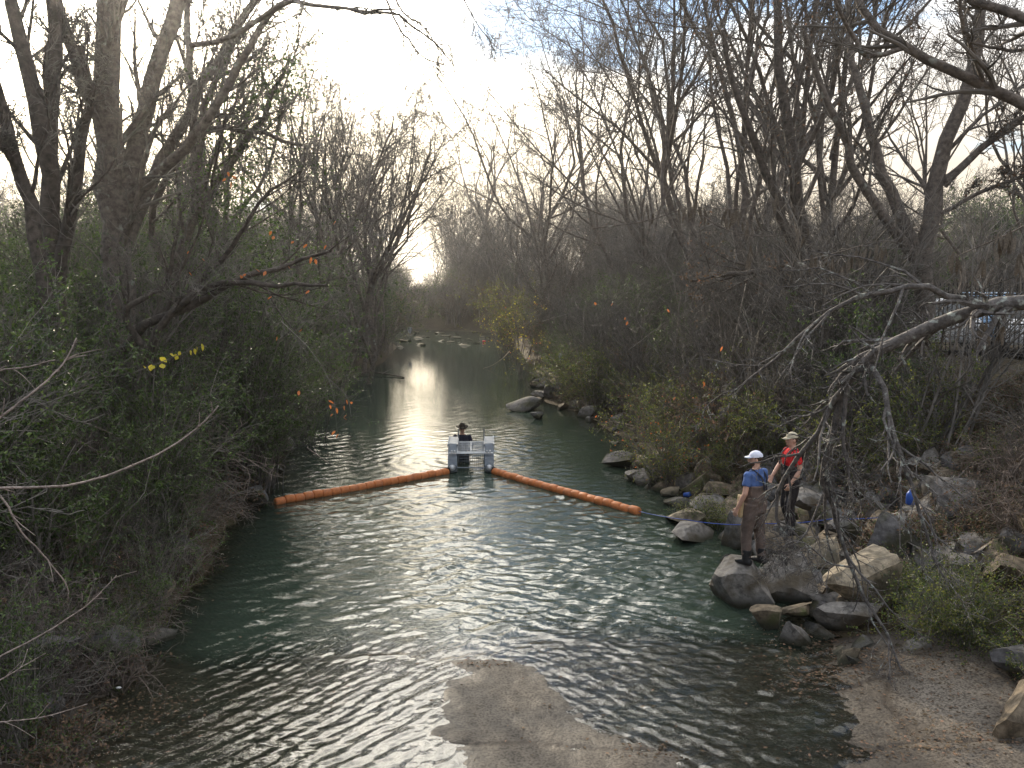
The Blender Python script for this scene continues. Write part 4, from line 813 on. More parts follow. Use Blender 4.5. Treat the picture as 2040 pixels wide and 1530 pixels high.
for r in [
    ('boulder', 'big flat grey boulder the man in brown waders stands on', (1430, 1104, 1540, 1212), 0.0, 'rock', 1, dict(flat_top=(-.1, -.25), cuts=5, depth=1.0, hk=1.15)),
    ('boulder', 'large blue-grey slab leaning against the boulder under the man in brown waders', (1512, 1096, 1628, 1200), 0.05, 'rock', 2, dict(flat_top=(.1, -.9), cuts=4, depth=.75, hk=1.1)),
    ('boulder', 'large rounded tan boulder lit on top behind the arching limb tip', (1650, 1112, 1802, 1236), .1, 'rock_tan', 3, dict(flat_top=(-.1, -.45), cuts=6, depth=.7, hk=1.35)),
    ('boulder', 'pale prism-shaped slab wedged above the blue-grey slab', (1610, 1066, 1696, 1134), .45, 'rock_tan', 4, dict(cuts=7, flat_top=(-.5, -.3), tilt=(0, -.35))),
    ('boulder', 'long low grey slab below the rounded tan boulder', (1630, 1212, 1770, 1264), .03, 'rock', 5, dict(cuts=7, flat_top=(.15, -.3), depth=.45)),
    ('boulder', 'wedge-shaped stone with a tan lit edge at the waterline by the ford', (1500, 1196, 1566, 1258), 0, 'rock_brown', 6, dict(cuts=6, flat_top=(-.9, -.2))),
    ('boulder', 'small brown stone between the wedge stone and the long slab', (1562, 1198, 1628, 1236), .05, 'rock_brown', 7, dict()),
    ('boulder', 'pale tan rock at the water, with the blue rope over it', (1337, 1004, 1416, 1052), 0, 'rock_tan', 8, dict(cuts=8, flat_top=(-.5, -.2))),
    ('boulder', 'pointed grey rock standing in the water in front of the pale tan rock', (1344, 1044, 1436, 1090), -.02, 'rock', 9, dict(cuts=8, flat_top=(-.4, -.4))),
    ('boulder', 'tall pale rock beside the knees of the man in brown waders', (1447, 1004, 1500, 1096), 0, 'rock', 10, dict(depth=1.1, cuts=9)),
    ('boulder', 'smooth dark grey rock behind the pale tan rock', (1380, 980, 1454, 1026), .1, 'rock', 11, dict(flat_top=(.2, -.4))),
    ('boulder', 'small flat rock between the tall pale rock and the smooth dark one', (1412, 1014, 1460, 1042), .06, 'rock_dark', 12, dict(flat_top=(0, -.2))),
    ('boulder', 'upright triangular rock below the small round bush', (1360, 932, 1414, 984), .1, 'rock_brown', 13, dict(cuts=7)),
    ('boulder', 'low rounded rock behind the smooth dark grey rock', (1408, 958, 1474, 990), .25, 'rock_brown', 14, dict()),
    ('boulder', 'small flat tan stone beside the blue cup', (1318, 968, 1357, 990), 0, 'rock_tan', 15, dict(flat_top=(0, -.2))),
    ('boulder', 'big pale-faced rock leaning under the leafy branch end', (1298, 876, 1372, 920), .12, 'rock_brown', 16, dict(cuts=8)),
    ('boulder', 'round brown rock below the big pale-faced rock', (1320, 900, 1370, 940), .08, 'rock_brown', 17, dict()),
    ('boulder', 'brown rock behind the white cap', (1470, 905, 1520, 945), .6, 'rock_brown', 18, dict()),
    ('boulder', 'broad flat brown rock behind the boots of the man in brown waders', (1526, 1056, 1652, 1112), .4, 'rock_brown', 19, dict(flat_top=(.1, -.35), cuts=8)),
    ('boulder', 'rock at the feet of the man in the red shirt', (1532, 1040, 1612, 1078), .62, 'rock_dark', 63, dict(flat_top=(.0, -.1), cuts=8)),
    ('boulder', 'lumpy grey rock behind the legs of the man in the red shirt', (1584, 970, 1652, 1018), .8, 'rock', 20, dict()),
    ('boulder', 'big dark upright slab behind the drooping twigs', (1728, 1010, 1848, 1120), .5, 'rock_dark', 21, dict(cuts=7, flat_top=(.2, -.8), depth=.5)),
    ('boulder', 'mossy rock under the drooping twigs beside the green bush', (1798, 1096, 1892, 1156), .35, 'rock_brown', 22, dict()),
    ('boulder', 'very large grey block at the picture edge above the green bush', (1884, 944, 2080, 1046), 1.0, 'rock', 23, dict(cuts=7, flat_top=(-.1, -.4), depth=.6)),
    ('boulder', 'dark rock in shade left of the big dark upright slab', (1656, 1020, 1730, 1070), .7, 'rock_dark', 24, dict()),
    ('boulder', 'grey stone at the picture edge below the green bush', (1990, 1268, 2100, 1350), .30, 'rock_dark', 26, dict(sink=.5)),
    ('boulder', 'rough brown block at the picture edge beside the dry concrete', (1985, 1345, 2150, 1480), .12, 'rock_brown', 36, dict(cuts=12, sink=.4, depth=.9, hk=1.25)),
    ('boulder', 'flat dark rock lying in the water upstream of the rope rocks', (1203, 894, 1272, 936), -.02, 'rock_dark', 29, dict(flat_top=(0, -.15))),
    ('boulder', 'small grey rock just downstream of the flat dark rock', (1248, 932, 1292, 962), -.01, 'rock', 30, dict()),
    ('boulder', 'dark smooth rock standing out in the water far upstream', (1010, 790, 1078, 822), -.02, 'rock_dark', 31, dict(flat_top=(.3, -.3))),
    ('boulder', 'dark block in the far bank above the rubble', (1200, 770, 1262, 814), .2, 'rock_dark', 32, dict(cuts=7)),
    ('boulder', 'angular dark block half buried in brush above the rubble', (1268, 744, 1308, 792), .5, 'rock_dark', 33, dict(cuts=7)),
    ('boulder', 'round dark rock at the top of the far rubble', (1082, 756, 1142, 796), .05, 'rock_dark', 34, dict()),
    ('boulder', 'small dark rock awash beyond the litter trap', (1056, 818, 1082, 838), -.03, 'rock_dark', 35, dict()),
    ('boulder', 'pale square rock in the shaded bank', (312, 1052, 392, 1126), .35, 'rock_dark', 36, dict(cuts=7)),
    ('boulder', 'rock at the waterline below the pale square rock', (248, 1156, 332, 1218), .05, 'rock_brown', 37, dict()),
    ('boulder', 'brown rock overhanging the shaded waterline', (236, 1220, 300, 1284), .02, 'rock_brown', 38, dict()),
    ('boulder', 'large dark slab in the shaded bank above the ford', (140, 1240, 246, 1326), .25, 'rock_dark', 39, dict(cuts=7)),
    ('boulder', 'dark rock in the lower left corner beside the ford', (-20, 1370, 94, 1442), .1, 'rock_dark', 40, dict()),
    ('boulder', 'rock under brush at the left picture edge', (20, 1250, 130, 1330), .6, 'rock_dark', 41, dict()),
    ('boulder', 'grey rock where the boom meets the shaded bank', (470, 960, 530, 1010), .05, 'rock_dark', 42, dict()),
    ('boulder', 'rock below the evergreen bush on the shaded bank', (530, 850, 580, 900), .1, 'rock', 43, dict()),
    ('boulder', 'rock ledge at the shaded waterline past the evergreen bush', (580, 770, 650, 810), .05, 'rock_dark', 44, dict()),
]: rock(r[0], r[1], r[2], r[3], r[4], r[5] + 100, group=RG, **r[6])
MARKS = MARKS_RAW; STOP = {'the', 'with', 'behind', 'beside', 'between', 'below', 'at', 'under', 'in', 'above', 'lying', 'left', 'leaning', 'standing', 'wedged', 'just', 'lit'}
def near_label(p, s_, label):
    # names a loose stone by its size and the landmark it lies beside, as seen from the bridge
    p = np.array(p); b, nm = min(MARKS, key=lambda k: np.linalg.norm(k[0] - p)); d = p - b
    side = ('just right of' if d[0] > 0 else 'just left of') if abs(d[0]) > abs(d[1]) * .6 else ('behind' if d[1] > 0 else 'in front of')
    w = nm.split(); w = w[:next((i for i, q in enumerate(w) if i > 1 and q in STOP), 8)][:8]
    return ('small ' if s_ < .45 else 'middling ' if s_ < .7 else 'sizeable ') + ('grey', 'dark', 'brown')[label % 3] + ' stone ' + side + ' the ' + ' '.join(w)
SMALL = [rock_mesh(300 + i, (1, .85, .7), k, 3, 8) for i, k in enumerate(['rock', 'rock_dark', 'rock_brown', 'rock', 'rock_dark', 'rock_brown'])]
def small_rocks(n, side, y0, y1, d0, d1, s0, s1, label, group, seed):
    g_ = np.random.default_rng(seed)
    for i in range(n):
        y = y0 * (y1 / y0) ** g_.random(); d = g_.uniform(d0, d1); x = float(x_right(y) + d if side > 0 else x_left(y) - d); s_ = g_.uniform(s0, s1) ** 1.0
        v = (float(ground_z(x, y)) + s_ * .3 - CAM_H) ; c_, q_ = math.cos(PITCH), math.sin(PITCH); dep = y * c_ - v * q_; ppx = 1020 + FPX * x / dep; ppy = 765 - FPX * (v * c_ + y * q_) / dep
        if any(b[0] + .16 * (b[2] - b[0]) < ppx < b[2] - .16 * (b[2] - b[0]) and b[1] + .1 * (b[3] - b[1]) < ppy < b[3] + .25 * (b[3] - b[1]) and y < b[4] + .15 for b in BOXES): continue
        k_ = int(g_.integers(0, 6)); o = link('stone', SMALL[k_]); o.location = (x, y, max(float(ground_z(x, y)), -.18) + s_ * .15); o.rotation_euler = (g_.normal(0, .4), g_.normal(0, .4), g_.uniform(0, 6.28)); o.scale = (s_, s_, s_ * g_.uniform(.7, 1.1)); tag(o, near_label(o.location, s_, k_) if 'among' in label else label, 'stone', group)
small_rocks(52, 1, 22, 50, -.5, 1.4, .25, .8, 'loose stone in the far rubble along the sunlit waterline', 'far rubble stones', 5)
small_rocks(165, 1, 11.9, 24, -.9, 3.4, .30, .95, 'loose stone among the boulders of the rocky bank', 'stones among the boulders', 6)
small_rocks(85, 1, 12.4, 21, -.5, 3.8, .6, 1.1, 'among', 'stones among the boulders', 16)
small_rocks(34, 1, 11.0, 12.8, -.5, 2.2, .25, .65, 'among', 'stones among the boulders', 17)
small_rocks(36, -1, 11.0, 40, -.15, 1.9, .25, .8, 'loose stone in the shaded bank along the waterline', 'stones in the shaded bank', 7)

# ------------------------------------------------------------------ people
def ell(pts, rx, ry, ref=(1, 0, 0), sides=14, sub=1):
    """closed tube of elliptical section: rx along ref, ry across"""
    P = np.asarray(pts, float); n = len(P); rx = np.broadcast_to(np.asarray(rx, float), (n,)); ry = np.broadcast_to(np.asarray(ry, float), (n,))
    if sub > 1:
        m = (n - 1) * sub + 1; P2 = resample(P, m); tt = np.linspace(0, n - 1, m); rx = np.interp(tt, range(n), rx); ry = np.interp(tt, range(n), ry); P = P2; n = m
    T = np.gradient(P, axis=0); T /= np.linalg.norm(T, axis=1, keepdims=True) + 1e-9
    U = np.asarray(ref, float)[None] - (T @ np.asarray(ref, float))[:, None] * T; U /= np.linalg.norm(U, axis=1, keepdims=True) + 1e-9; Wv = np.cross(T, U)
    a = np.arange(sides) * 2 * np.pi / sides
    X = P[:, None] + U[:, None] * (np.cos(a)[None] * rx[:, None])[..., None] + Wv[:, None] * (np.sin(a)[None] * ry[:, None])[..., None]
    i = np.arange(n - 1)[:, None] * sides; j = np.arange(sides)[None]; q = np.stack([i + j, i + (j + 1) % sides, i + sides + (j + 1) % sides, i + sides + j], -1).reshape(-1, 4)
    return X.reshape(-1, 3), [q, np.arange(sides)[::-1][None], (np.arange(sides) + (n - 1) * sides)[None]]
def ball(c, r, rot=None):
    V, F = ICO[3]; V = V * np.asarray(r)
    if rot is not None: V = V @ np.array(rot.to_3x3()).T
    return V + np.asarray(c), F
def remeshed(mb, name, m, vox, parent, it=6, wr=None):
    me = mb.mesh('tmp', [m]); o = bpy.data.objects.new('tmp', me); COL.objects.link(o)
    md = o.modifiers.new('r', 'REMESH'); md.mode = 'VOXEL'; md.voxel_size = vox; md.use_smooth_shade = True
    s_ = o.modifiers.new('s', 'SMOOTH'); s_.factor = .5; s_.iterations = it
    bpy.context.view_layer.update(); dg = bpy.context.evaluated_depsgraph_get(); res = bpy.data.meshes.new_from_object(o.evaluated_get(dg)); res.name = name
    bpy.data.objects.remove(o); 
    if not res.materials: res.materials.append(m)
    if wr:                                            # cloth folds
        n = len(res.vertices); V = np.empty(n * 3, np.float32); res.vertices.foreach_get('co', V); V = V.reshape(-1, 3).astype(float); N_ = np.empty(n * 3, np.float32); res.vertices.foreach_get('normal', N_); N_ = N_.reshape(-1, 3)
        d = fbm(V[:, 0] * 8 + V[:, 2] * 4 + V[:, 1] * 3, V[:, 2] * 7 - V[:, 0] * 5 + V[:, 1] * 6, 4, 3) * wr; V = V + N_ * d[:, None]; res.vertices.foreach_set('co', V.astype(np.float32).ravel()); res.update()
    return link(name, res, parent)
def limb_pts(a, b, c): return [np.asarray(a, float), np.asarray(b, float), np.asarray(c, float)]
def hand(mb, wrist, d, s, n, side):
    """palm and five bent fingers; d along the hand, s towards the thumb, n palm normal"""
    d, s, n = [np.asarray(v, float) / np.linalg.norm(v) for v in (d, s, n)]; w = np.asarray(wrist, float)
    mb.add(*ell([w - d * .02, w + d * .03, w + d * .075, w + d * .095], [.026, .036, .042, .036], [.02, .018, .016, .012], s))
    for k, (off, ln) in enumerate(((.034, .070), (.011, .080), (-.012, .074), (-.034, .058))):
        b = w + d * .085 + s * off; mb.add(*ell([b, b + d * ln * .45 + n * .006, b + d * ln * .78 + n * .022, b + d * ln * .92 + n * .042], [.0088, .0085, .008, .006], [.0088, .0085, .008, .006], s, 8))
    b = w + d * .025 + s * .03; mb.add(*ell([b, b + s * .028 + d * .025 + n * .008, b + s * .036 + d * .055 + n * .018, b + s * .034 + d * .078 + n * .026], [.013, .011, .0095, .007], [.013, .011, .0095, .007], n, 8))
def person(label, loc, rz, pose, group=None):
    t = thing('person', label, 'person', loc, rz, group); p = pose
    HC = np.array([0, .015, 1.675]); hr = Matrix.Rotation(p.get('head', 0), 3, 'Z') @ Matrix.Rotation(p.get('nod', 0), 3, 'X')
    def H(v): return np.array(hr @ Vector(v)) + HC
    Lh, Rh = p['legs']; La, Ra = p['arms']
    body = MB()
    body.add(*ell([(0, 0, .88), (0, 0, .98), (0, .005, 1.12), (0, .01, 1.30), (0, 0, 1.42), (0, -.01, 1.49), (0, -.005, 1.53)], [.15, .165, .145, .17, .185, .12, .065], [.10, .115, .10, .12, .105, .075, .06], sub=2))
    body.add(*ell([(0, -.008, 1.48), (0, 0, 1.55), (0, .012, 1.63)], [.062, .058, .058], [.062, .06, .06]))
    V, F = ball((0, 0, 0), (.076, .096, .116)); V = np.array([H(v) for v in V]); body.add(V, F)
    V, F = ball((0, .034, -.062), (.056, .06, .058)); body.add(np.array([H(v) for v in V]), F)
    V, F = ball((0, .103, -.018), (.014, .02, .026)); body.add(np.array([H(v) for v in V]), F)
    V, F = ball((0, .092, -.068), (.024, .010, .010)); body.add(np.array([H(v) for v in V]), F)
    for sx in (-1, 1):
        V, F = ball((sx * .079, -.005, -.01), (.010, .022, .034)); body.add(np.array([H(v) for v in V]), F)
    for A in (La, Ra):
        s_, e_, w_ = limb_pts(*A); body.add(*ball(s_, (.062, .06, .06)))
        body.add(*ell([s_, (s_ + e_) / 2, e_], [.056, .05, .04], [.056, .05, .04], (0, 1, 0), sub=2)); body.add(*ball(e_, (.041,) * 3))
        body.add(*ell([e_, e_ * .7 + w_ * .3, w_], [.04, .042, .027], [.04, .042, .027], (0, 1, 0), sub=2))
        d = w_ - e_; d /= np.linalg.norm(d); d = d + np.array([0, .0, -.25]); d /= np.linalg.norm(d); sx = np.sign(s_[0]); th = np.array([0, 1., .1]); th -= th @ d * d; nn = np.array([-sx, 0, 0.]); nn -= nn @ d * d
        hand(body, w_, d, th, nn, sx)
    for Lg in (Lh, Rh):
        h_, k_, a_ = limb_pts(*Lg); body.add(*ell([h_ + [0, 0, .04], (h_ + k_) / 2, k_], [.088, .075, .055], [.088, .08, .058], sub=2)); body.add(*ell([k_, k_ * .65 + a_ * .35, a_], [.055, .057, .038], [.058, .06, .04], sub=2))
        body.add(*ell([a_ + [0, -.05, -.05], a_ + [0, .06, -.055], a_ + [0, .17, -.065]], [.036, .044, .03], [.035, .03, .02]))
    remeshed(body, 'body', M['skin'], .0085, t, 2)
    for sx in (-1, 1):
        V, F = ball((sx * .031, .083, .014), (.012, .010, .008)); MB().add(np.array([H(v) for v in V]), F).build('eye', M['hair'], t, True)
    # hair under the hat
    hb = MB(); V, F = ball((0, -.012, .018), (.082, .098, .112)); keep = [f for f in F if all(not (V[i][1] > .045 and V[i][2] < .06) and V[i][2] > -.075 for i in f)]
    hb.add(np.array([H(v) for v in V]), np.array(keep)); hb.build('hair', M[p.get('hairm', 'hair')], t, True)
    if p.get('beard'):
        V, F = ball((0, .040, -.068), (.062, .062, .055)); keep = [f for f in F if all(V[i][2] < -.045 for i in f)]; MB().add(np.array([H(v) for v in V]), np.array(keep)).build('beard', M['hair'], t, True)
    # headgear
    cm = M[p['hat'][1]]
    if p['hat'][0] == 'cap':
        c = MB(); V, F = ball((0, -.008, .035), (.093, .110, .098)); keep = [f for f in F if all(V[i][2] > .028 for i in f)]; c.add(np.array([H(v) for v in V]), np.array(keep))
        co = c.build('cap', cm, t, True); b = MB(); ang = np.linspace(-1.15, 1.15, 11); Vb = []
        for zt in (0, .008):
            for r_ in (0, 1):
                for a in ang: Vb.append(H((math.sin(a) * (.09 if r_ == 0 else .083), -.01 + math.cos(a) * .105 + r_ * .075 * math.cos(a * .55), .045 - r_ * .012 + zt - .01 * abs(math.sin(a)) * r_)))
        Vb = np.array(Vb); k = 11; Fb = [[i, i + 1, k + i + 1, k + i] for i in range(k - 1)] + [[2 * k + i + 1, 2 * k + i, 3 * k + i, 3 * k + i + 1] for i in range(k - 1)] + [[k + i, k + i + 1, 3 * k + i + 1, 3 * k + i] for i in range(k - 1)]
        b.add(Vb, np.array(Fb)); b.build('brim', M[p['hat'][2]] if len(p['hat']) > 2 else cm, co, True)
    else:
        pr = [(0.0, .175), (.012, .178), (.014, .10), (.06, .094), (.11, .078), (.135, .04), (.137, .004)]; V, F = lathe(pr, 20)
        V = np.array([H((v[1], v[2] * 1.12 - .005, v[0] + .045 + .03 * (abs(v[1]) / .178) ** 2 * (v[0] < .013))) for v in V]); MB().add(V, F).build('hat', cm, t, True)
    # shirt with sleeves
    sh = MB(); off = .016
    sh.add(*ell([(0, 0, .93), (0, 0, 1.0), (0, .005, 1.12), (0, .01, 1.30), (0, 0, 1.42), (0, -.008, 1.485), (0, -.004, 1.52)], np.array([.165, .172, .155, .178, .19, .125, .07]) + off, np.array([.115, .12, .112, .128, .112, .08, .066]) + off * .8, sub=2))
    sl_ = p.get('sleeve', .62)
    for A in (La, Ra):
        s_, e_, w_ = limb_pts(*A); sh.add(*ball(s_, (.072, .072, .068)))
        if sl_ <= 1: q = s_ + (e_ - s_) * sl_; sh.add(*ell([s_, (s_ + q) / 2, q], [.068, .068, .066], [.068, .068, .066], (0, 1, 0), sub=2))
        else: sh.add(*ell([s_, (s_ + e_) / 2, e_, (e_ + w_) / 2, w_], [.068, .066, .056, .053, .042], [.068, .066, .056, .053, .042], (0, 1, 0), sub=3))
    remeshed(sh, p['top'][0], M[p['top'][1]], .012, t, 4, .03)
    # waders or trousers
    wm_ = M[p['low'][1]]; wd = MB(); top = p['low'][2]; loose = p['low'][3]
    zs = [.82, .92, 1.0, 1.12, 1.22, 1.32]; zs = [z for z in zs if z < top] + [top]
    wd.add(*ell([(0, .004, z) for z in zs], np.interp(zs, [.82, .95, 1.12, 1.35], [.16, .18, .182, .20]) + loose, np.interp(zs, [.82, .95, 1.12, 1.35], [.12, .135, .138, .145]) + loose, sub=2))
    for Lg in (Lh, Rh):
        h_, k_, a_ = limb_pts(*Lg); a2 = a_ + np.array([0, 0, .03]); wd.add(*ell([h_ + [0, 0, .06], (h_ + k_) / 2, k_, (k_ + a2) / 2, a2], np.array([.098, .088, .070, .068, .066]) + loose * np.array([1, .5, .25, .25, .2]), np.array([.105, .096, .080, .078, .076]) + loose * np.array([1, .7, .5, .4, .3]), sub=3))
    remeshed(wd, p['low'][0], wm_, .013, t, 3, .045)
    for Lg in (Lh, Rh):
        a_ = np.asarray(Lg[2], float); b = MB(); b.add(*ell([a_ + [0, 0, .16], a_ + [0, 0, .04], a_ + [0, .0, -.05]], [.072, .068, .064], [.078, .074, .07])); b.add(*ell([a_ + [0, -.085, -.045], a_ + [0, .02, -.04], a_ + [0, .13, -.05], a_ + [0, .20, -.06]], [.046, .054, .056, .038], [.05, .055, .042, .028]))
        remeshed(b, 'boot', M['black'], .011, t, 4)
    for st in p.get('straps', []): MB().add(*ell(np.array(st) * np.array([1, 1.14, 1]) + np.array([0, 0, .012]), .022, .008, (1, 0, 0), 8, 4)).build('suspender', M['strap'], t, True)
    if p.get('pouch'):
        q = p['pouch']; MB().add(*ell([np.array(q) + [0, 0, .12], np.array(q) + [0, 0, .02], np.array(q) + [0, 0, -.2], np.array(q) + [0, 0, -.24]], [.055, .06, .045, .02], [.02, .03, .025, .012], (0, 1, 0), 12, 2)).build('pouch', M['tan_cloth'], t, True)
    return t
legs0 = (((-.095, 0, .92), (-.105, .025, .50), (-.11, -.01, .085)), ((.095, 0, .92), (.105, .025, .50), (.11, -.01, .085)))
straps_back = [[(-.10, .155, 1.22), (-.105, .13, 1.40), (-.10, .02, 1.515), (-.07, -.118, 1.42), (-.035, -.150, 1.30), (-.03, -.16, 1.20)], [(.10, .155, 1.22), (.105, .13, 1.40), (.10, .02, 1.515), (.07, -.118, 1.42), (.035, -.150, 1.30), (.03, -.16, 1.20)]]
def stand(px, py, label, z=.6):
    # where the sight line through a pixel meets the top of a boulder
    o = ROCKS[label]; n = len(o.data.vertices); V = np.empty(n * 3, np.float32); o.data.vertices.foreach_get('co', V); V = V.reshape(-1, 3) + np.array(o.location)
    for _ in range(4):
        p = on(px, py, z); d = np.hypot(V[:, 0] - p[0], V[:, 1] - p[1]); z = float(V[d < max(.16, d.min() + .05), 2].max()) - .015
    return on(px, py, z)
p1 = stand(1500, 1122, 'big flat grey boulder the man in brown waders stands on')
person('man in white cap, blue t-shirt and brown chest waders on the big flat boulder', tuple(p1), R(40), dict(
    legs=(((-.10, 0, .92), (-.125, .05, .50), (-.135, .03, .085)), ((.10, 0, .92), (.125, -.01, .50), (.135, -.06, .085))),
    arms=(((-.205, 0, 1.44), (-.30, -.02, 1.17), (-.33, .09, .93)), ((.205, 0, 1.44), (.27, .03, 1.17), (.22, .2, .98))), head=R(42), nod=R(-4), beard=True,
    hat=('cap', 'cap_white'), top=('t_shirt', 'shirt_blue'), low=('waders', 'wader_brown', 1.27, .028), straps=straps_back, pouch=(-.235, .10, 1.0)))
p2 = stand(1572, 1064, 'rock at the feet of the man in the red shirt')
person('man in beige cap, red t-shirt and black waders behind the drooping limb', tuple(p2), R(96), dict(
    legs=(((-.095, 0, .92), (-.10, .06, .50), (-.10, .02, .085)), ((.095, 0, .92), (.10, .04, .50), (.10, -.08, .085))),
    arms=(((-.205, 0, 1.44), (-.255, -.04, 1.17), (-.22, .10, .95)), ((.205, 0, 1.44), (.25, .10, 1.20), (.12, .29, 1.02))), head=R(6), nod=R(-6),
    hat=('cap', 'cap_beige'), top=('t_shirt', 'shirt_red'), low=('waders', 'wader_black', 1.24, .022), straps=straps_back))
person('man in a brimmed hat and dark jacket wading waist-deep behind the litter trap', (MAN_W[0], MAN_W[1], -.76), R(183), dict(
    legs=legs0, arms=(((-.205, 0, 1.44), (-.27, .03, 1.18), (-.16, .24, 1.06)), ((.205, 0, 1.44), (.27, .03, 1.18), (.16, .24, 1.06))), head=R(8), nod=R(-8), sleeve=1.2,
    hat=('hat', 'hat_felt'), top=('jacket', 'jacket_navy'), low=('waders', 'wader_black', 1.12, .02)))
pz = at(392, 905, 20)
person('person in dark clothes and red cap half hidden in the shaded bank brush', (pz[0], 20, float(ground_z(pz[0], 20)) - .02), R(-75), dict(
    legs=legs0, arms=(((-.205, 0, 1.44), (-.27, .02, 1.16), (-.2, .22, 1.02)), ((.205, 0, 1.44), (.27, .02, 1.16), (.2, .2, .98))), sleeve=1.2,
    hat=('cap', 'red_plastic'), top=('jacket', 'jacket_navy'), low=('trousers', 'wader_black', 1.02, .012)))

# blue rope from the boom to the bank
def catenary(A, B, sag, n=20): t_ = np.linspace(0, 1, n)[:, None]; P = np.asarray(A) * (1 - t_) + np.asarray(B) * t_; P[:, 2] -= sag * 4 * (t_ * (1 - t_))[:, 0]; return P
r0 = BD + np.array([0, 0, .06]); r1 = at(1372, 1036, 15.6); r2 = at(1520, 1043, 15.3); r3 = at(1655, 1034, 15.0); r4 = at(1862, 1014, 14.8)
RP = np.concatenate([catenary(r0, r1, .02, 8), catenary(r1, r2, .05, 10)[1:], catenary(r2, r3, .03, 8)[1:], catenary(r3, r4, .06, 8)[1:]])
tag(MB().tube(RP, .008, 6).build('rope', M['rope_blue'], None, True), 'thin blue rope from the boom across the rocks to the bank', 'rope')

# ------------------------------------------------------------------ fence and parked cars beyond the bank
FA, FB = at(1800, 700, 25.0), at(2200, 700, 21.5); FA[2] = FB[2] = 0
zf = 2.95; dF = FB - FA; LF = float(np.hypot(dF[0], dF[1]))
f = thing('picket_fence', 'black metal picket fence on the bank top in front of parked cars', 'fence', (FA[0], FA[1], zf), math.atan2(dF[1], dF[0]))
pk = MB(); pk.box((0, 0, 1.08), (.024, .024, 2.1)); pk.add(np.array([[-.012, -.012, 2.131], [.012, -.012, 2.131], [.012, .012, 2.131], [-.012, .012, 2.131], [0, 0, 2.2]]), np.array([[0, 1, 4], [1, 2, 4], [2, 3, 4], [3, 0, 4]])); pk = pk.mesh('picket', M['fence_black'])
for i in range(int(LF / .115)): link('picket', pk, f).location = (i * .115, 0, 0)
rl = MB().box((LF / 2, 0, 0), (LF, .035, .045)).mesh('rail', M['fence_black'])
for z in (.25, 1.05, 1.85): link('rail', rl, f).location = (0, .028, z)
ps = MB().box((0, 0, 1.1), (.07, .07, 2.3)).mesh('post', M['fence_black'])
for i in range(int(LF / 2.4) + 1): link('post', ps, f).location = (i * 2.4 + .05, .055, 0)
def car(label, loc, rz, paint, tall=1.0):
    t = thing('parked_car', label, 'car', loc, rz, 'cars parked behind the fence')
    pr = [(-2.2, .35), (-2.25, .62), (-2.15, .86), (-1.6, .93), (-.95, .98), (1.35, 1.0), (2.0, .93), (2.2, .8), (2.2, .35)]; w = .88
    V = []; n = len(pr)
    for s_, ww in ((-1, 1), (1, 1)): V += [[x, s_ * w * (1 - .10 * (abs(x) / 2.2) ** 4), z * tall] for x, z in pr]
    mb = MB().add(np.array(V), [np.array([[i, n + i, n + (i + 1) % n, (i + 1) % n] for i in range(n)]), np.arange(n)[None], (np.arange(n) + n)[::-1][None]])
    bm = bmesh.new(); me = mb.mesh('body', M[paint]); bm.from_mesh(me); bmesh.ops.bevel(bm, geom=[e for e in bm.edges], offset=.06, segments=2, affect='EDGES'); bm.to_mesh(me); bm.free(); link('body', me, t)
    def prism(pts, y0, y1, taper=0):
        V = [[x, y0 * (1 - taper * (z - 1) / .45), z * tall] for x, z in pts] + [[x, y1 * (1 - taper * (z - 1) / .45), z * tall] for x, z in pts]; n = len(pts)
        return np.array(V), [np.array([[i, n + i, n + (i + 1) % n, (i + 1) % n] for i in range(n)]), np.arange(n)[None], (np.arange(n) + n)[::-1][None]]
    MB().add(*prism([(-1.0, .97), (-.35, 1.42), (1.0, 1.44), (1.55, .99)], -.80, .80, .14)).build('window', M['glass_dark'], t)
    MB().add(*prism([(-.42, 1.40), (-.30, 1.47), (.98, 1.49), (1.08, 1.42)], -.72, .72, .05)).build('roof', M[paint], t)
    for s_ in (-1, 1):
        for x in (.32,): MB().box((x, s_ * .775, 1.2 * tall), (.07, .06, .46 * tall)).build('pillar', M[paint], t)
        MB().add(*ball((-2.17, s_ * .62, .70 * tall), (.09, .17, .08))).build('headlight', M['alu_bright'], t, True)
        for x in (-1.38, 1.38):
            V, F = lathe([(-.10, .2), (-.10, .29), (-.06, .32), (.06, .32), (.10, .29), (.10, .2)], 20); o = MB().add(np.stack([V[:, 1] + x, V[:, 0] + s_ * .80, V[:, 2] + .32], 1), F).build('wheel', M['black'], t, True)
            V, F = lathe([(-.105, .04), (-.108, .19), (.108, .19), (.105, .04)], 16); MB().add(np.stack([V[:, 1] + x, V[:, 0] + s_ * .80, V[:, 2] + .32], 1), F).build('rim', M['alu'], o, True)
    return t
for px, Y, rz, pa, lab, tl in ((1880, 26.2, R(70), 'white_paint', 'white car glimpsed through the fence beside the forked trunk', 1.05), (1975, 27, R(72), 'blue_paint', 'pale blue car glimpsed through the fence right of the white car', 1.2), (2055, 25.4, R(66), 'white_paint', 'white car cut off by the picture edge behind the fence', 1.1)):
    x = at(px, 600, Y)[0]; car(lab, (x, Y, float(ground_z(x, Y)) + .02), rz, pa, tl)

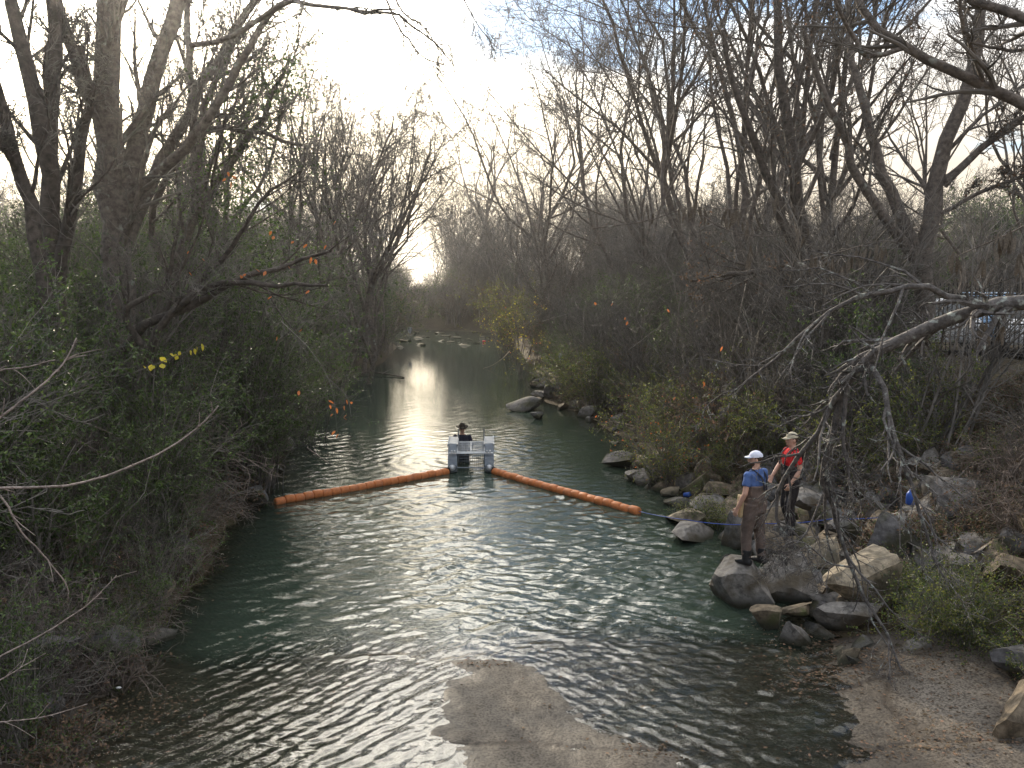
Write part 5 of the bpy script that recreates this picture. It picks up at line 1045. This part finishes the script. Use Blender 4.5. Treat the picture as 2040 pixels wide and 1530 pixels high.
# ------------------------------------------------------------------ single bushes, saplings, twigs
def bush(name, label, px, Y, H, seed, leaf, twig='twig', dz=-.1, xyz=None, **kw):
    x = at(px, 600, Y)[0] if xyz is None else xyz[0]; z = float(ground_z(x, Y)) + dz if xyz is None else xyz[2]
    lv, rng = shrub_levels(H, kw.pop('stems', 16), seed, **kw); o = thing(name, label, 'bush', (x, Y, z), 0); mb = MB()
    for k in range(len(lv)): mb.add(*tubes(*lv[k], 4 if k == 0 else 3))
    mb.build('stems', M[twig], o)
    for mk, n, size, asp in leaf: MB().add(*leaves(sample_pts(lv, (1, 2), n, rng) + rng.normal(size=(n, 3)) * .03, size, rng, asp, .3)).build('foliage', M[mk], o)['kind'] = 'stuff'
    return o
bush('bush', 'wiry yellow-green bush spilling over the bank beside the dry concrete', 1950, 11.2, 1.45, 201, [('leaf_yellow_green', 9500, .034, .5), ('leaf_green', 6000, .038, .5)], spread=.95, stems=44, r=.008, minr=.0025, droop=.25)
bush('bush', 'low green bush trailing over stones under the drooping twigs', 1850, 12.6, .75, 202, [('leaf_green', 2600, .035, .5), ('leaf_yellow_green', 700, .03, .5)], spread=1.2, stems=24, r=.007, minr=.0025, droop=.4)
bush('bush', 'small round pale-leaved bush on the rocks left of the white cap', 1428, 17.6, .95, 203, [('leaf_yellow_green', 2600, .035, .5), ('leaf_green', 1200, .04, .5)], spread=.8, stems=26, r=.008, minr=.003)
bush('bush', 'leafy green bush above the far rubble stones', 1185, 33, 2.6, 204, [('leaf_yellow_green', 3500, .07, .5), ('leaf_green', 3500, .07, .5)], spread=.8, stems=24)
bush('bush', 'yellow and orange tinged bush overhanging the rocks upstream of the men', 1345, 21, 1.9, 205, [('leaf_yellow_green', 3800, .05, .5), ('leaf_orange', 220, .06, .5), ('leaf_green', 1800, .05, .5)], spread=.9, stems=24)
bush('bush', 'big dark evergreen bush over the shaded waterline behind the boom end', 510, 21, 3.4, 206, [('leaf_green', 11000, .05, .5)], spread=.7, stems=30)
bush('bush', 'dark evergreen bush upstream of the big one at the shaded waterline', 600, 27, 3.6, 207, [('leaf_green', 9000, .06, .5)], spread=.6, stems=26)
bush('bush', 'rust-leaved bush in the middle of the rocky bank slope', 1480, 21.5, 1.6, 208, [('leaf_brown', 1600, .07, .6), ('leaf_orange', 160, .07, .6)], 'twig_red', spread=.8)
bush('bush', 'soft olive bush hanging over the water before the bend', 760, 62, 4.5, 209, [('leaf_green', 5000, .11, .5), ('leaf_yellow_green', 1500, .1, .5)], spread=.9, stems=26)
bush('bush', 'yellow-green bush at the outer side of the bend', 1010, 60, 5.0, 210, [('leaf_yellow_green', 3500, .13, .5), ('leaf_brown', 1500, .12, .5)], spread=.6, stems=22)
bush('sapling', 'sapling with bright yellow-orange leaves beside the bend', 1042, 46, 4.4, 211, [('leaf_yellow', 240, .10, .6), ('leaf_orange', 60, .09, .6), ('leaf_brown', 300, .1, .6)], spread=.35, stems=9, r=.02)
# dense evergreen dome beyond the fence
lv, rng = shrub_levels(9.0, 40, 212, spread=.45, r=.07, minr=.02, k=(9, 6)); x = at(1965, 600, 75)[0]; o = thing('evergreen_tree', 'round dark evergreen tree far behind the fence', 'tree', (x, 75, float(ground_z(x, 75)) - .2))
mb = MB(); [mb.add(*tubes(*lv[k], 4 if k == 0 else 3)) for k in range(3)]; mb.build('trunk', M['bark_dark'], o); MB().add(*leaves(sample_pts(lv, (1, 2), 15000, rng) + rng.normal(size=(15000, 3)) * .15, .28, rng, .5, .2)).build('crown', M['leaf_green'], o)

def leaf_mesh(m, L_=1.0, w=.5):
    y = np.linspace(0, 1, 6); hw = w * .5 * np.sin(np.pi * y ** .8) + .004; V = []
    for a, b in zip(y, hw): V += [[-b, a, .12 * b * 2 + .06 * a * a], [0, a, .06 * a * a], [b, a, .12 * b * 2 + .06 * a * a]]
    F = []
    for i in range(5): F += [[3 * i, 3 * i + 1, 3 * i + 4, 3 * i + 3], [3 * i + 1, 3 * i + 2, 3 * i + 5, 3 * i + 4]]
    return fast_mesh('leaf', np.array(V) * L_, [np.array(F)], M[m], None, True)
LM = {'leaf_orange': leaf_mesh('leaf_orange'), 'leaf_yellow': leaf_mesh('leaf_yellow', 1, .75), 'pod': leaf_mesh('pod', 1, .2)}
def leafy_twig(name, label, cat, stems, leafspots, mk, size, seed, twig='twig', r=.008, part='leaf', hang=False, twmat=None):
    P0 = at(*stems[0][0]); o = thing(name, label, cat, P0); rr = random.Random(seed)
    for st in stems:
        pts = np.array([at(*q) for q in st]) - P0; MB().tube(resample(pts, 14), np.linspace(r, r * .35, 14), 5).build('stem', M[twig], o, True)
    for q in leafspots:
        l_ = link(part, LM[mk], o); s_ = size * rr.uniform(.75, 1.25); l_.location = at(*q) - P0; l_.scale = (s_, s_, s_)
        l_.rotation_euler = (R(-90) + rr.uniform(-.4, .4), rr.uniform(-.3, .3), rr.uniform(-1, 1)) if hang else (rr.uniform(-2.6, -.6), rr.uniform(-.7, .7), rr.uniform(-1.2, 1.2))
    return o
leafy_twig('leafy_twig', 'twig with a row of bright yellow leaves in the shaded brush', 'twig', [[(260, 745, 12), (310, 726, 12), (360, 705, 12), (412, 686, 12)]],
    [(285, 728, 12), (302, 726, 11.98), (308, 728, 12), (322, 724, 11.98), (338, 705, 12), (359, 700, 11.98), (378, 698, 12), (386, 694, 12), (392, 690, 11.98), (402, 684, 12), (318, 712, 12.02), (352, 706, 12)], 'leaf_yellow', .10, 1)
leafy_twig('leafy_twig', 'drooping twig with orange leaves over the water beside the evergreen bush', 'twig', [[(560, 640, 12.5), (620, 700, 12.3), (660, 770, 12.2), (672, 860, 12.1)], [(650, 750, 12.2), (690, 790, 12.1), (700, 830, 12)]],
    [(654, 798, 12.2), (657, 806, 12.2), (690, 796, 12.1), (686, 808, 12.1), (670, 812, 12.1), (662, 824, 12.1), (700, 800, 12), (690, 826, 12), (684, 832, 12), (668, 858, 12.1), (674, 864, 12.1), (596, 778, 12.3)], 'leaf_orange', .075, 2)
leafy_twig('leafy_twig', 'long thin twig dotted with orange leaves before the grey thicket', 'twig', [[(380, 600, 13), (450, 530, 13), (560, 490, 12.8), (660, 440, 12.6)], [(450, 530, 13), (520, 560, 12.8), (620, 520, 12.6)]],
    [(454, 342, 13), (462, 350, 13), (450, 355, 13), (460, 362, 13), (540, 460, 12.9), (546, 470, 12.9), (585, 480, 12.8), (612, 486, 12.7), (650, 488, 12.7), (668, 440, 12.6), (620, 512, 12.7), (628, 516, 12.7), (490, 545, 12.9), (508, 535, 12.9), (482, 548, 12.9), (530, 540, 12.8), (404, 515, 13), (376, 542, 13), (574, 530, 12.8), (616, 578, 12.7), (542, 590, 12.8), (602, 655, 12.6), (552, 670, 12.7), (376, 500, 13)], 'leaf_orange', .085, 3)
leafy_twig('leafy_twig', 'twigs with a few rusty leaves in front of the rocky bank brush', 'twig', [[(1080, 640, 24), (1180, 610, 23), (1300, 560, 22), (1420, 540, 21)], [(1250, 700, 20), (1330, 640, 19.6), (1400, 610, 19.4)]],
    [(1220, 604, 22.5), (1246, 632, 22.3), (1250, 640, 22), (1390, 555, 21.2), (1402, 760, 19), (1405, 764, 19), (1330, 615, 19.6), (1345, 790, 20), (1185, 602, 23), (1440, 690, 19)], 'leaf_orange', .11, 4)
def pods(label, stems, spots, seed, size=.21): return leafy_twig('pod_branch', label, 'branch', stems, spots, 'pod', size, seed, 'bark', .011, 'seed_pod', True)
rp = random.Random(12)
def clus(cx, cy, Y, n, sx=26, sy=8): return [(cx + rp.gauss(0, sx * .32), cy + rp.gauss(0, sy), Y + rp.uniform(-.1, .1)) for _ in range(n * 2)]
pods('branch hung with long brown seed pods in front of the middle trees', [[(1180, 455, 14), (1290, 440, 13.8), (1380, 412, 13.6), (1470, 418, 13.4), (1540, 400, 13.2), (1620, 420, 13)], [(1380, 412, 13.6), (1430, 450, 13.5), (1500, 470, 13.4), (1600, 465, 13.3)]],
    clus(1365, 412, 13.6, 4) + clus(1385, 405, 13.6, 5) + clus(1455, 418, 13.4, 9, 36) + clus(1490, 440, 13.4, 4) + clus(1550, 400, 13.2, 3) + clus(1595, 462, 13.3, 3) + clus(1495, 500, 13.3, 5, 14) + clus(1300, 415, 13.7, 2), 1)
pods('branch hung with long brown seed pods in front of the forked trunk', [[(1600, 520, 13), (1680, 500, 12.8), (1760, 480, 12.6), (1850, 500, 12.5)]], clus(1625, 505, 12.9, 3) + clus(1690, 520, 12.8, 5) + clus(1716, 505, 12.7, 5) + clus(1752, 495, 12.6, 6) + clus(1650, 518, 12.9, 3), 2)
pods('branch hung with pods at the picture edge before the fence', [[(2100, 420, 10), (2000, 470, 10.2), (1930, 500, 10.4), (1870, 530, 10.5)], [(2120, 560, 10), (2010, 600, 10.2), (1950, 640, 10.3)]], clus(1995, 470, 10.2, 5, 20) + clus(2015, 462, 10.1, 5, 20) + clus(1962, 525, 10.3, 3, 10) + clus(1900, 505, 10.4, 4, 20) + clus(2030, 515, 10.1, 4, 10) + clus(1960, 655, 10.3, 5, 10) + clus(1995, 650, 10.2, 5, 14) + clus(2008, 585, 10.2, 3, 10), 3)
LMd = LM['pod']
def twig_thing(label, pl, r, seed=0):
    P = np.array([at(*q) for q in pl]); o = thing('twig', label, 'twig', P[0]); st = MB().tube(resample(P - P[0], 22) + np.random.default_rng(seed).normal(size=(22, 3)) * r * .25, np.linspace(r, r * .45, 22), 7).build('stem', M['twig_pale'], o, True)
    g_ = np.random.default_rng(seed + 50); Q = resample(P - P[0], 60)
    for k in range(7):                                # buds and short side spurs
        i = int(g_.integers(8, 58)); d = Q[min(i + 1, 59)] - Q[i]; d /= np.linalg.norm(d); e = g_.normal(size=3); e -= e @ d * d; e /= np.linalg.norm(e); ln = g_.uniform(.012, .03) if k < 4 else g_.uniform(.06, .2)
        MB().tube(resample(np.array([Q[i], Q[i] + (d * .6 + e * .5) * ln * .5, Q[i] + (d * .7 + e * .75) * ln]), 5), np.linspace(r * .5, r * .25, 5), 5).build('spur', M['twig_pale'], o, True)
    return o
twig_thing('long pale pinkish twig curving up in front of the shaded bank', [(-60, 978, 4.4), (0, 972, 4.5), (150, 965, 4.6), (300, 912, 4.7), (390, 855, 4.8), (436, 808, 4.85)], .0085, 1)
twig_thing('pale twig pointing up at the left picture edge', [(-60, 870, 4.2), (0, 832, 4.3), (80, 770, 4.4), (130, 720, 4.5), (152, 672, 4.55)], .0075, 2)
twig_thing('short pale twig crossing behind the one pointing up', [(-60, 745, 4.6), (0, 738, 4.6), (60, 730, 4.6), (110, 716, 4.6)], .006, 3)
twig_thing('grey-white twig hanging down at the left picture edge', [(-40, 950, 4.4), (10, 1000, 4.4), (40, 1055, 4.4), (90, 1110, 4.45), (132, 1165, 4.5), (135, 1198, 4.5)], .006, 4)
twig_thing('thin pale twig rising over the dark slab in the shaded bank', [(-60, 1350, 4.2), (0, 1308, 4.3), (100, 1255, 4.4), (180, 1200, 4.5), (232, 1146, 4.6)], .0055, 5)
twig_thing('short pale twig low at the left picture edge', [(-50, 1372, 4.1), (0, 1355, 4.2), (50, 1325, 4.3), (90, 1302, 4.3)], .0045, 6)
twig_thing('thin twig lying across the lower left corner over the ford', [(-60, 1445, 4.0), (0, 1438, 4.1), (90, 1428, 4.2), (175, 1402, 4.3)], .004, 7)

# ------------------------------------------------------------------ driftwood and litter
def drift(label, pl, r, m='wood', forks=()):
    P = np.array([on(*q) for q in pl]); o = thing('driftwood', label, 'driftwood', P[0]); MB().tube(resample(P - P[0], 12), np.linspace(r, r * .4, 12), 7).build('stem', M[m], o, True)
    for f_ in forks: MB().tube(resample(np.array([on(*q) for q in f_]) - P[0], 8), np.linspace(r * .6, r * .25, 8), 6).build('side_branch', M[m], o, True)
    return o
drift('pale forked stick floating beyond the boom', [(612, 892, .05), (630, 905, .08), (648, 918, .06), (662, 926, .02)], .02, 'twig_pale', [[(630, 905, .08), (626, 892, .12), (618, 888, .1)]])
drift('dark waterlogged branch lying in the far shallows', [(690, 750, .05), (730, 742, .12), (770, 745, .1), (806, 752, .03)], .07, 'bark_dark', [[(730, 742, .12), (742, 728, .5), (748, 722, .6)], [(760, 745, .1), (780, 735, .3)]])
drift('thin grey branch dipping into the water from the far bank', [(1015, 700, .9), (1000, 715, .6), (980, 728, .2), (962, 734, .02)], .03, 'wood')
drift('drooping dead branch trailing at the waterline upstream of the flat rock', [(1420, 860, .9), (1340, 866, .6), (1270, 850, .5), (1215, 840, .4), (1200, 855, .2)], .03, 'wood', [[(1270, 850, .5), (1240, 862, .2), (1222, 868, .1)], [(1300, 858, .5), (1280, 880, .3)]])
def litter(name, label, cat, p, me, rz=0, sc=1.0): o = link(name, me, None, p, rz); o.scale = (sc,) * 3; return tag(o, label, cat)
V, F = lathe([(0, .03), (.005, .034), (.11, .043), (.112, .040), (.01, .030)], 14); cup = MB().add(np.stack([V[:, 1], V[:, 2], V[:, 0]], 1), F).mesh('cup', M['blue_plastic'], True)
c_ = on(1362, 986, .05); o = litter('cup', 'blue plastic cup lying at the waterline beside the flat tan stone', 'cup', c_, cup, .3, 1.5); o.rotation_euler = (R(80), 0, R(60))
V, F = lathe([(0, .11), (.03, .135), (.30, .135), (.38, .09), (.42, .045), (.47, .045)], 16); jug = MB().add(np.stack([V[:, 1], V[:, 2], V[:, 0]], 1), F); jug.tube([(.07, 0, .40), (.12, 0, .42), (.14, 0, .34), (.13, 0, .28)], .014, 6); jug = jug.mesh('jug', M['blue_plastic'], True)
b_ = at(1814, 1005, 14.6); litter('jug', 'blue plastic jug standing behind the drooping twigs', 'jug', b_, jug, .4, .6)
def rag(seed, w, h, m):
    g_ = np.random.default_rng(seed); k = 8; x, z = np.meshgrid(np.linspace(-.5, .5, k), np.linspace(0, -1, k)); taper = .5 + .5 * np.cos(z * 2) ; X = x * w * taper; Y = .12 * w * np.sin(x * 9 + z * 4) + g_.normal(size=x.shape) * .02 * w; V = np.stack([X, Y, z * h], -1).reshape(-1, 3)
    me = fast_mesh('rag', V, [grid_faces(k, k)], M[m], None, True); return me
for i, (px, py, Y, w, h, m, lab) in enumerate([(816, 652, 70, .4, .5, 'shirt_grey', 'tattered white plastic snagged at the waterline before the bend'), (1116, 704, 36, .12, .35, 'shirt_grey', 'white rag hanging in the far bank above the rubble')]):
    o = link('plastic_scrap', rag(i, w, h, m)); o.location = at(px, py, Y); so_ = o.modifiers.new('s', 'SOLIDIFY'); so_.thickness = .004; tag(o, lab, 'litter')
fr = np.random.default_rng(33)
DEB = [rock_mesh(330 + i, (1, .5, .16), 'rock_brown', 2, 9) for i in range(3)]
for i in range(38):
    p_ = on(fr.uniform(795, 985), fr.uniform(662, 694), 0); o = link('mud_clump', DEB[i % 3]); o.location = (p_[0], p_[1], .02); s_ = fr.uniform(.4, 1.6); o.scale = (s_, s_ * .8, s_ * 1.3); o.rotation_euler = (0, 0, fr.uniform(0, 6)); tag(o, 'low dark clump of mud and leaves awash before the bend', 'mud clump', 'mud clumps awash before the bend')
litter('float', 'small red float in the far shallows', 'float', on(964, 680, .1), MB().add(*ball((0, 0, 0), (.16, .12, .1))).mesh('float', M['red_plastic'], True))
tissue = on(236, 1370, .03); litter('paper_scrap', 'small white paper scrap on the wet concrete at the lower left', 'litter', tissue, MB().add(*[a for a in [ICO[2][0] * np.array([.035, .025, .012]) * (1 + .5 * n3(ICO[2][0], 3, 2)[:, None]), ICO[2][1]]]).mesh('paper_scrap', M['white']))
# dead leaves on the concrete and the waterline
def litter_leaves():
    g_ = np.random.default_rng(55); C = []
    for (cx, cy, sx, sy, n) in [(1670, 1320, 60, 28, 420), (1600, 1345, 45, 18, 160), (1760, 1490, 110, 12, 160), (1900, 1420, 60, 40, 110), (1960, 1490, 50, 20, 120), (300, 1400, 60, 30, 260), (110, 1430, 70, 18, 220), (120, 1490, 80, 20, 160), (960, 1318, 50, 4, 60), (1290, 1490, 40, 10, 60), (1100, 1420, 130, 50, 40), (1500, 900, 40, 20, 60), (1620, 1265, 60, 18, 260), (1750, 1290, 60, 22, 260), (1880, 1330, 60, 25, 260), (1850, 1450, 90, 40, 160)]:
        for _ in range(n): C.append(on(g_.normal(cx, sx), g_.normal(cy, sy), .06))
    C = np.array(C); fz = np.maximum(ford_z(C[:, 0], C[:, 1]), ground_z(C[:, 0], C[:, 1])); C[:, 2] = np.maximum(np.where(C[:, 1] < FORD_Y, fz, ground_z(C[:, 0], C[:, 1])), .004) + .012
    V, F = leaves(C, .055, g_, .6); V[:, 2] = C.repeat(4, 0)[:, 2] + (V[:, 2] - C.repeat(4, 0)[:, 2]) * .3; V[:, 2] += .004
    tag(MB().add(V, F).build('fallen_leaves', M['leaf_brown']), 'brown dead leaves lying on the concrete and at the water edge', 'leaves', kind='stuff')
litter_leaves()
def floating_leaves():
    g_ = np.random.default_rng(57); y = 9 * (34 / 9) ** g_.random(420); x = x_left(y) + (x_right(y) - x_left(y)) * g_.random(420) ** np.where(g_.random(420) < .5, .6, 1.6)
    C = np.stack([x, y, np.full(420, .022)], 1); ok = (ford_z(x, y) < -.01) | (y > 11); C = C[ok]; V, F = leaves(C, .06, g_, .6); V[:, 2] = .022 + (V[:, 2] - .022) * .12
    tag(MB().add(V, F).build('floating_leaves', M['leaf_brown']), 'scattered dead leaves floating on the creek', 'leaves', kind='stuff')
floating_leaves()
# stones that would share a name are told apart by their order across the picture
same = {}
for o in COL.objects:
    if o.name.startswith('stone') and o.get('group') == 'stones among the boulders': same.setdefault(o['label'], []).append(o)
ORD = ['first', 'second', 'third', 'fourth', 'fifth', 'sixth', 'seventh', 'eighth', 'ninth', 'tenth', 'eleventh', 'twelfth', 'thirteenth', 'fourteenth']
for lab, os_ in same.items():
    if len(os_) > 1:
        for i, o in enumerate(sorted(os_, key=lambda q: q.location.x / q.location.y)): o['label'] = lab + ', ' + ORD[min(i, 13)] + ' from left'

# ------------------------------------------------------------------ the air between: backlit winter haze
hb = MB().box((0, 720, 22), (1830, 1580, 60))
hz = hb.build('haze', []); hm = bpy.data.materials.new('haze'); hm.use_nodes = True; hn = hm.node_tree; hn.nodes.clear()
ho = hn.nodes.new('ShaderNodeOutputMaterial'); hv = hn.nodes.new('ShaderNodeVolumePrincipled'); hv.inputs['Density'].default_value = .0006; hv.inputs['Color'].default_value = (.93, .93, .95, 1); hv.inputs['Anisotropy'].default_value = .85
hn.links.new(hv.outputs[0], ho.inputs['Volume']); hz.data.materials.append(hm); tag(hz, kind='stuff')
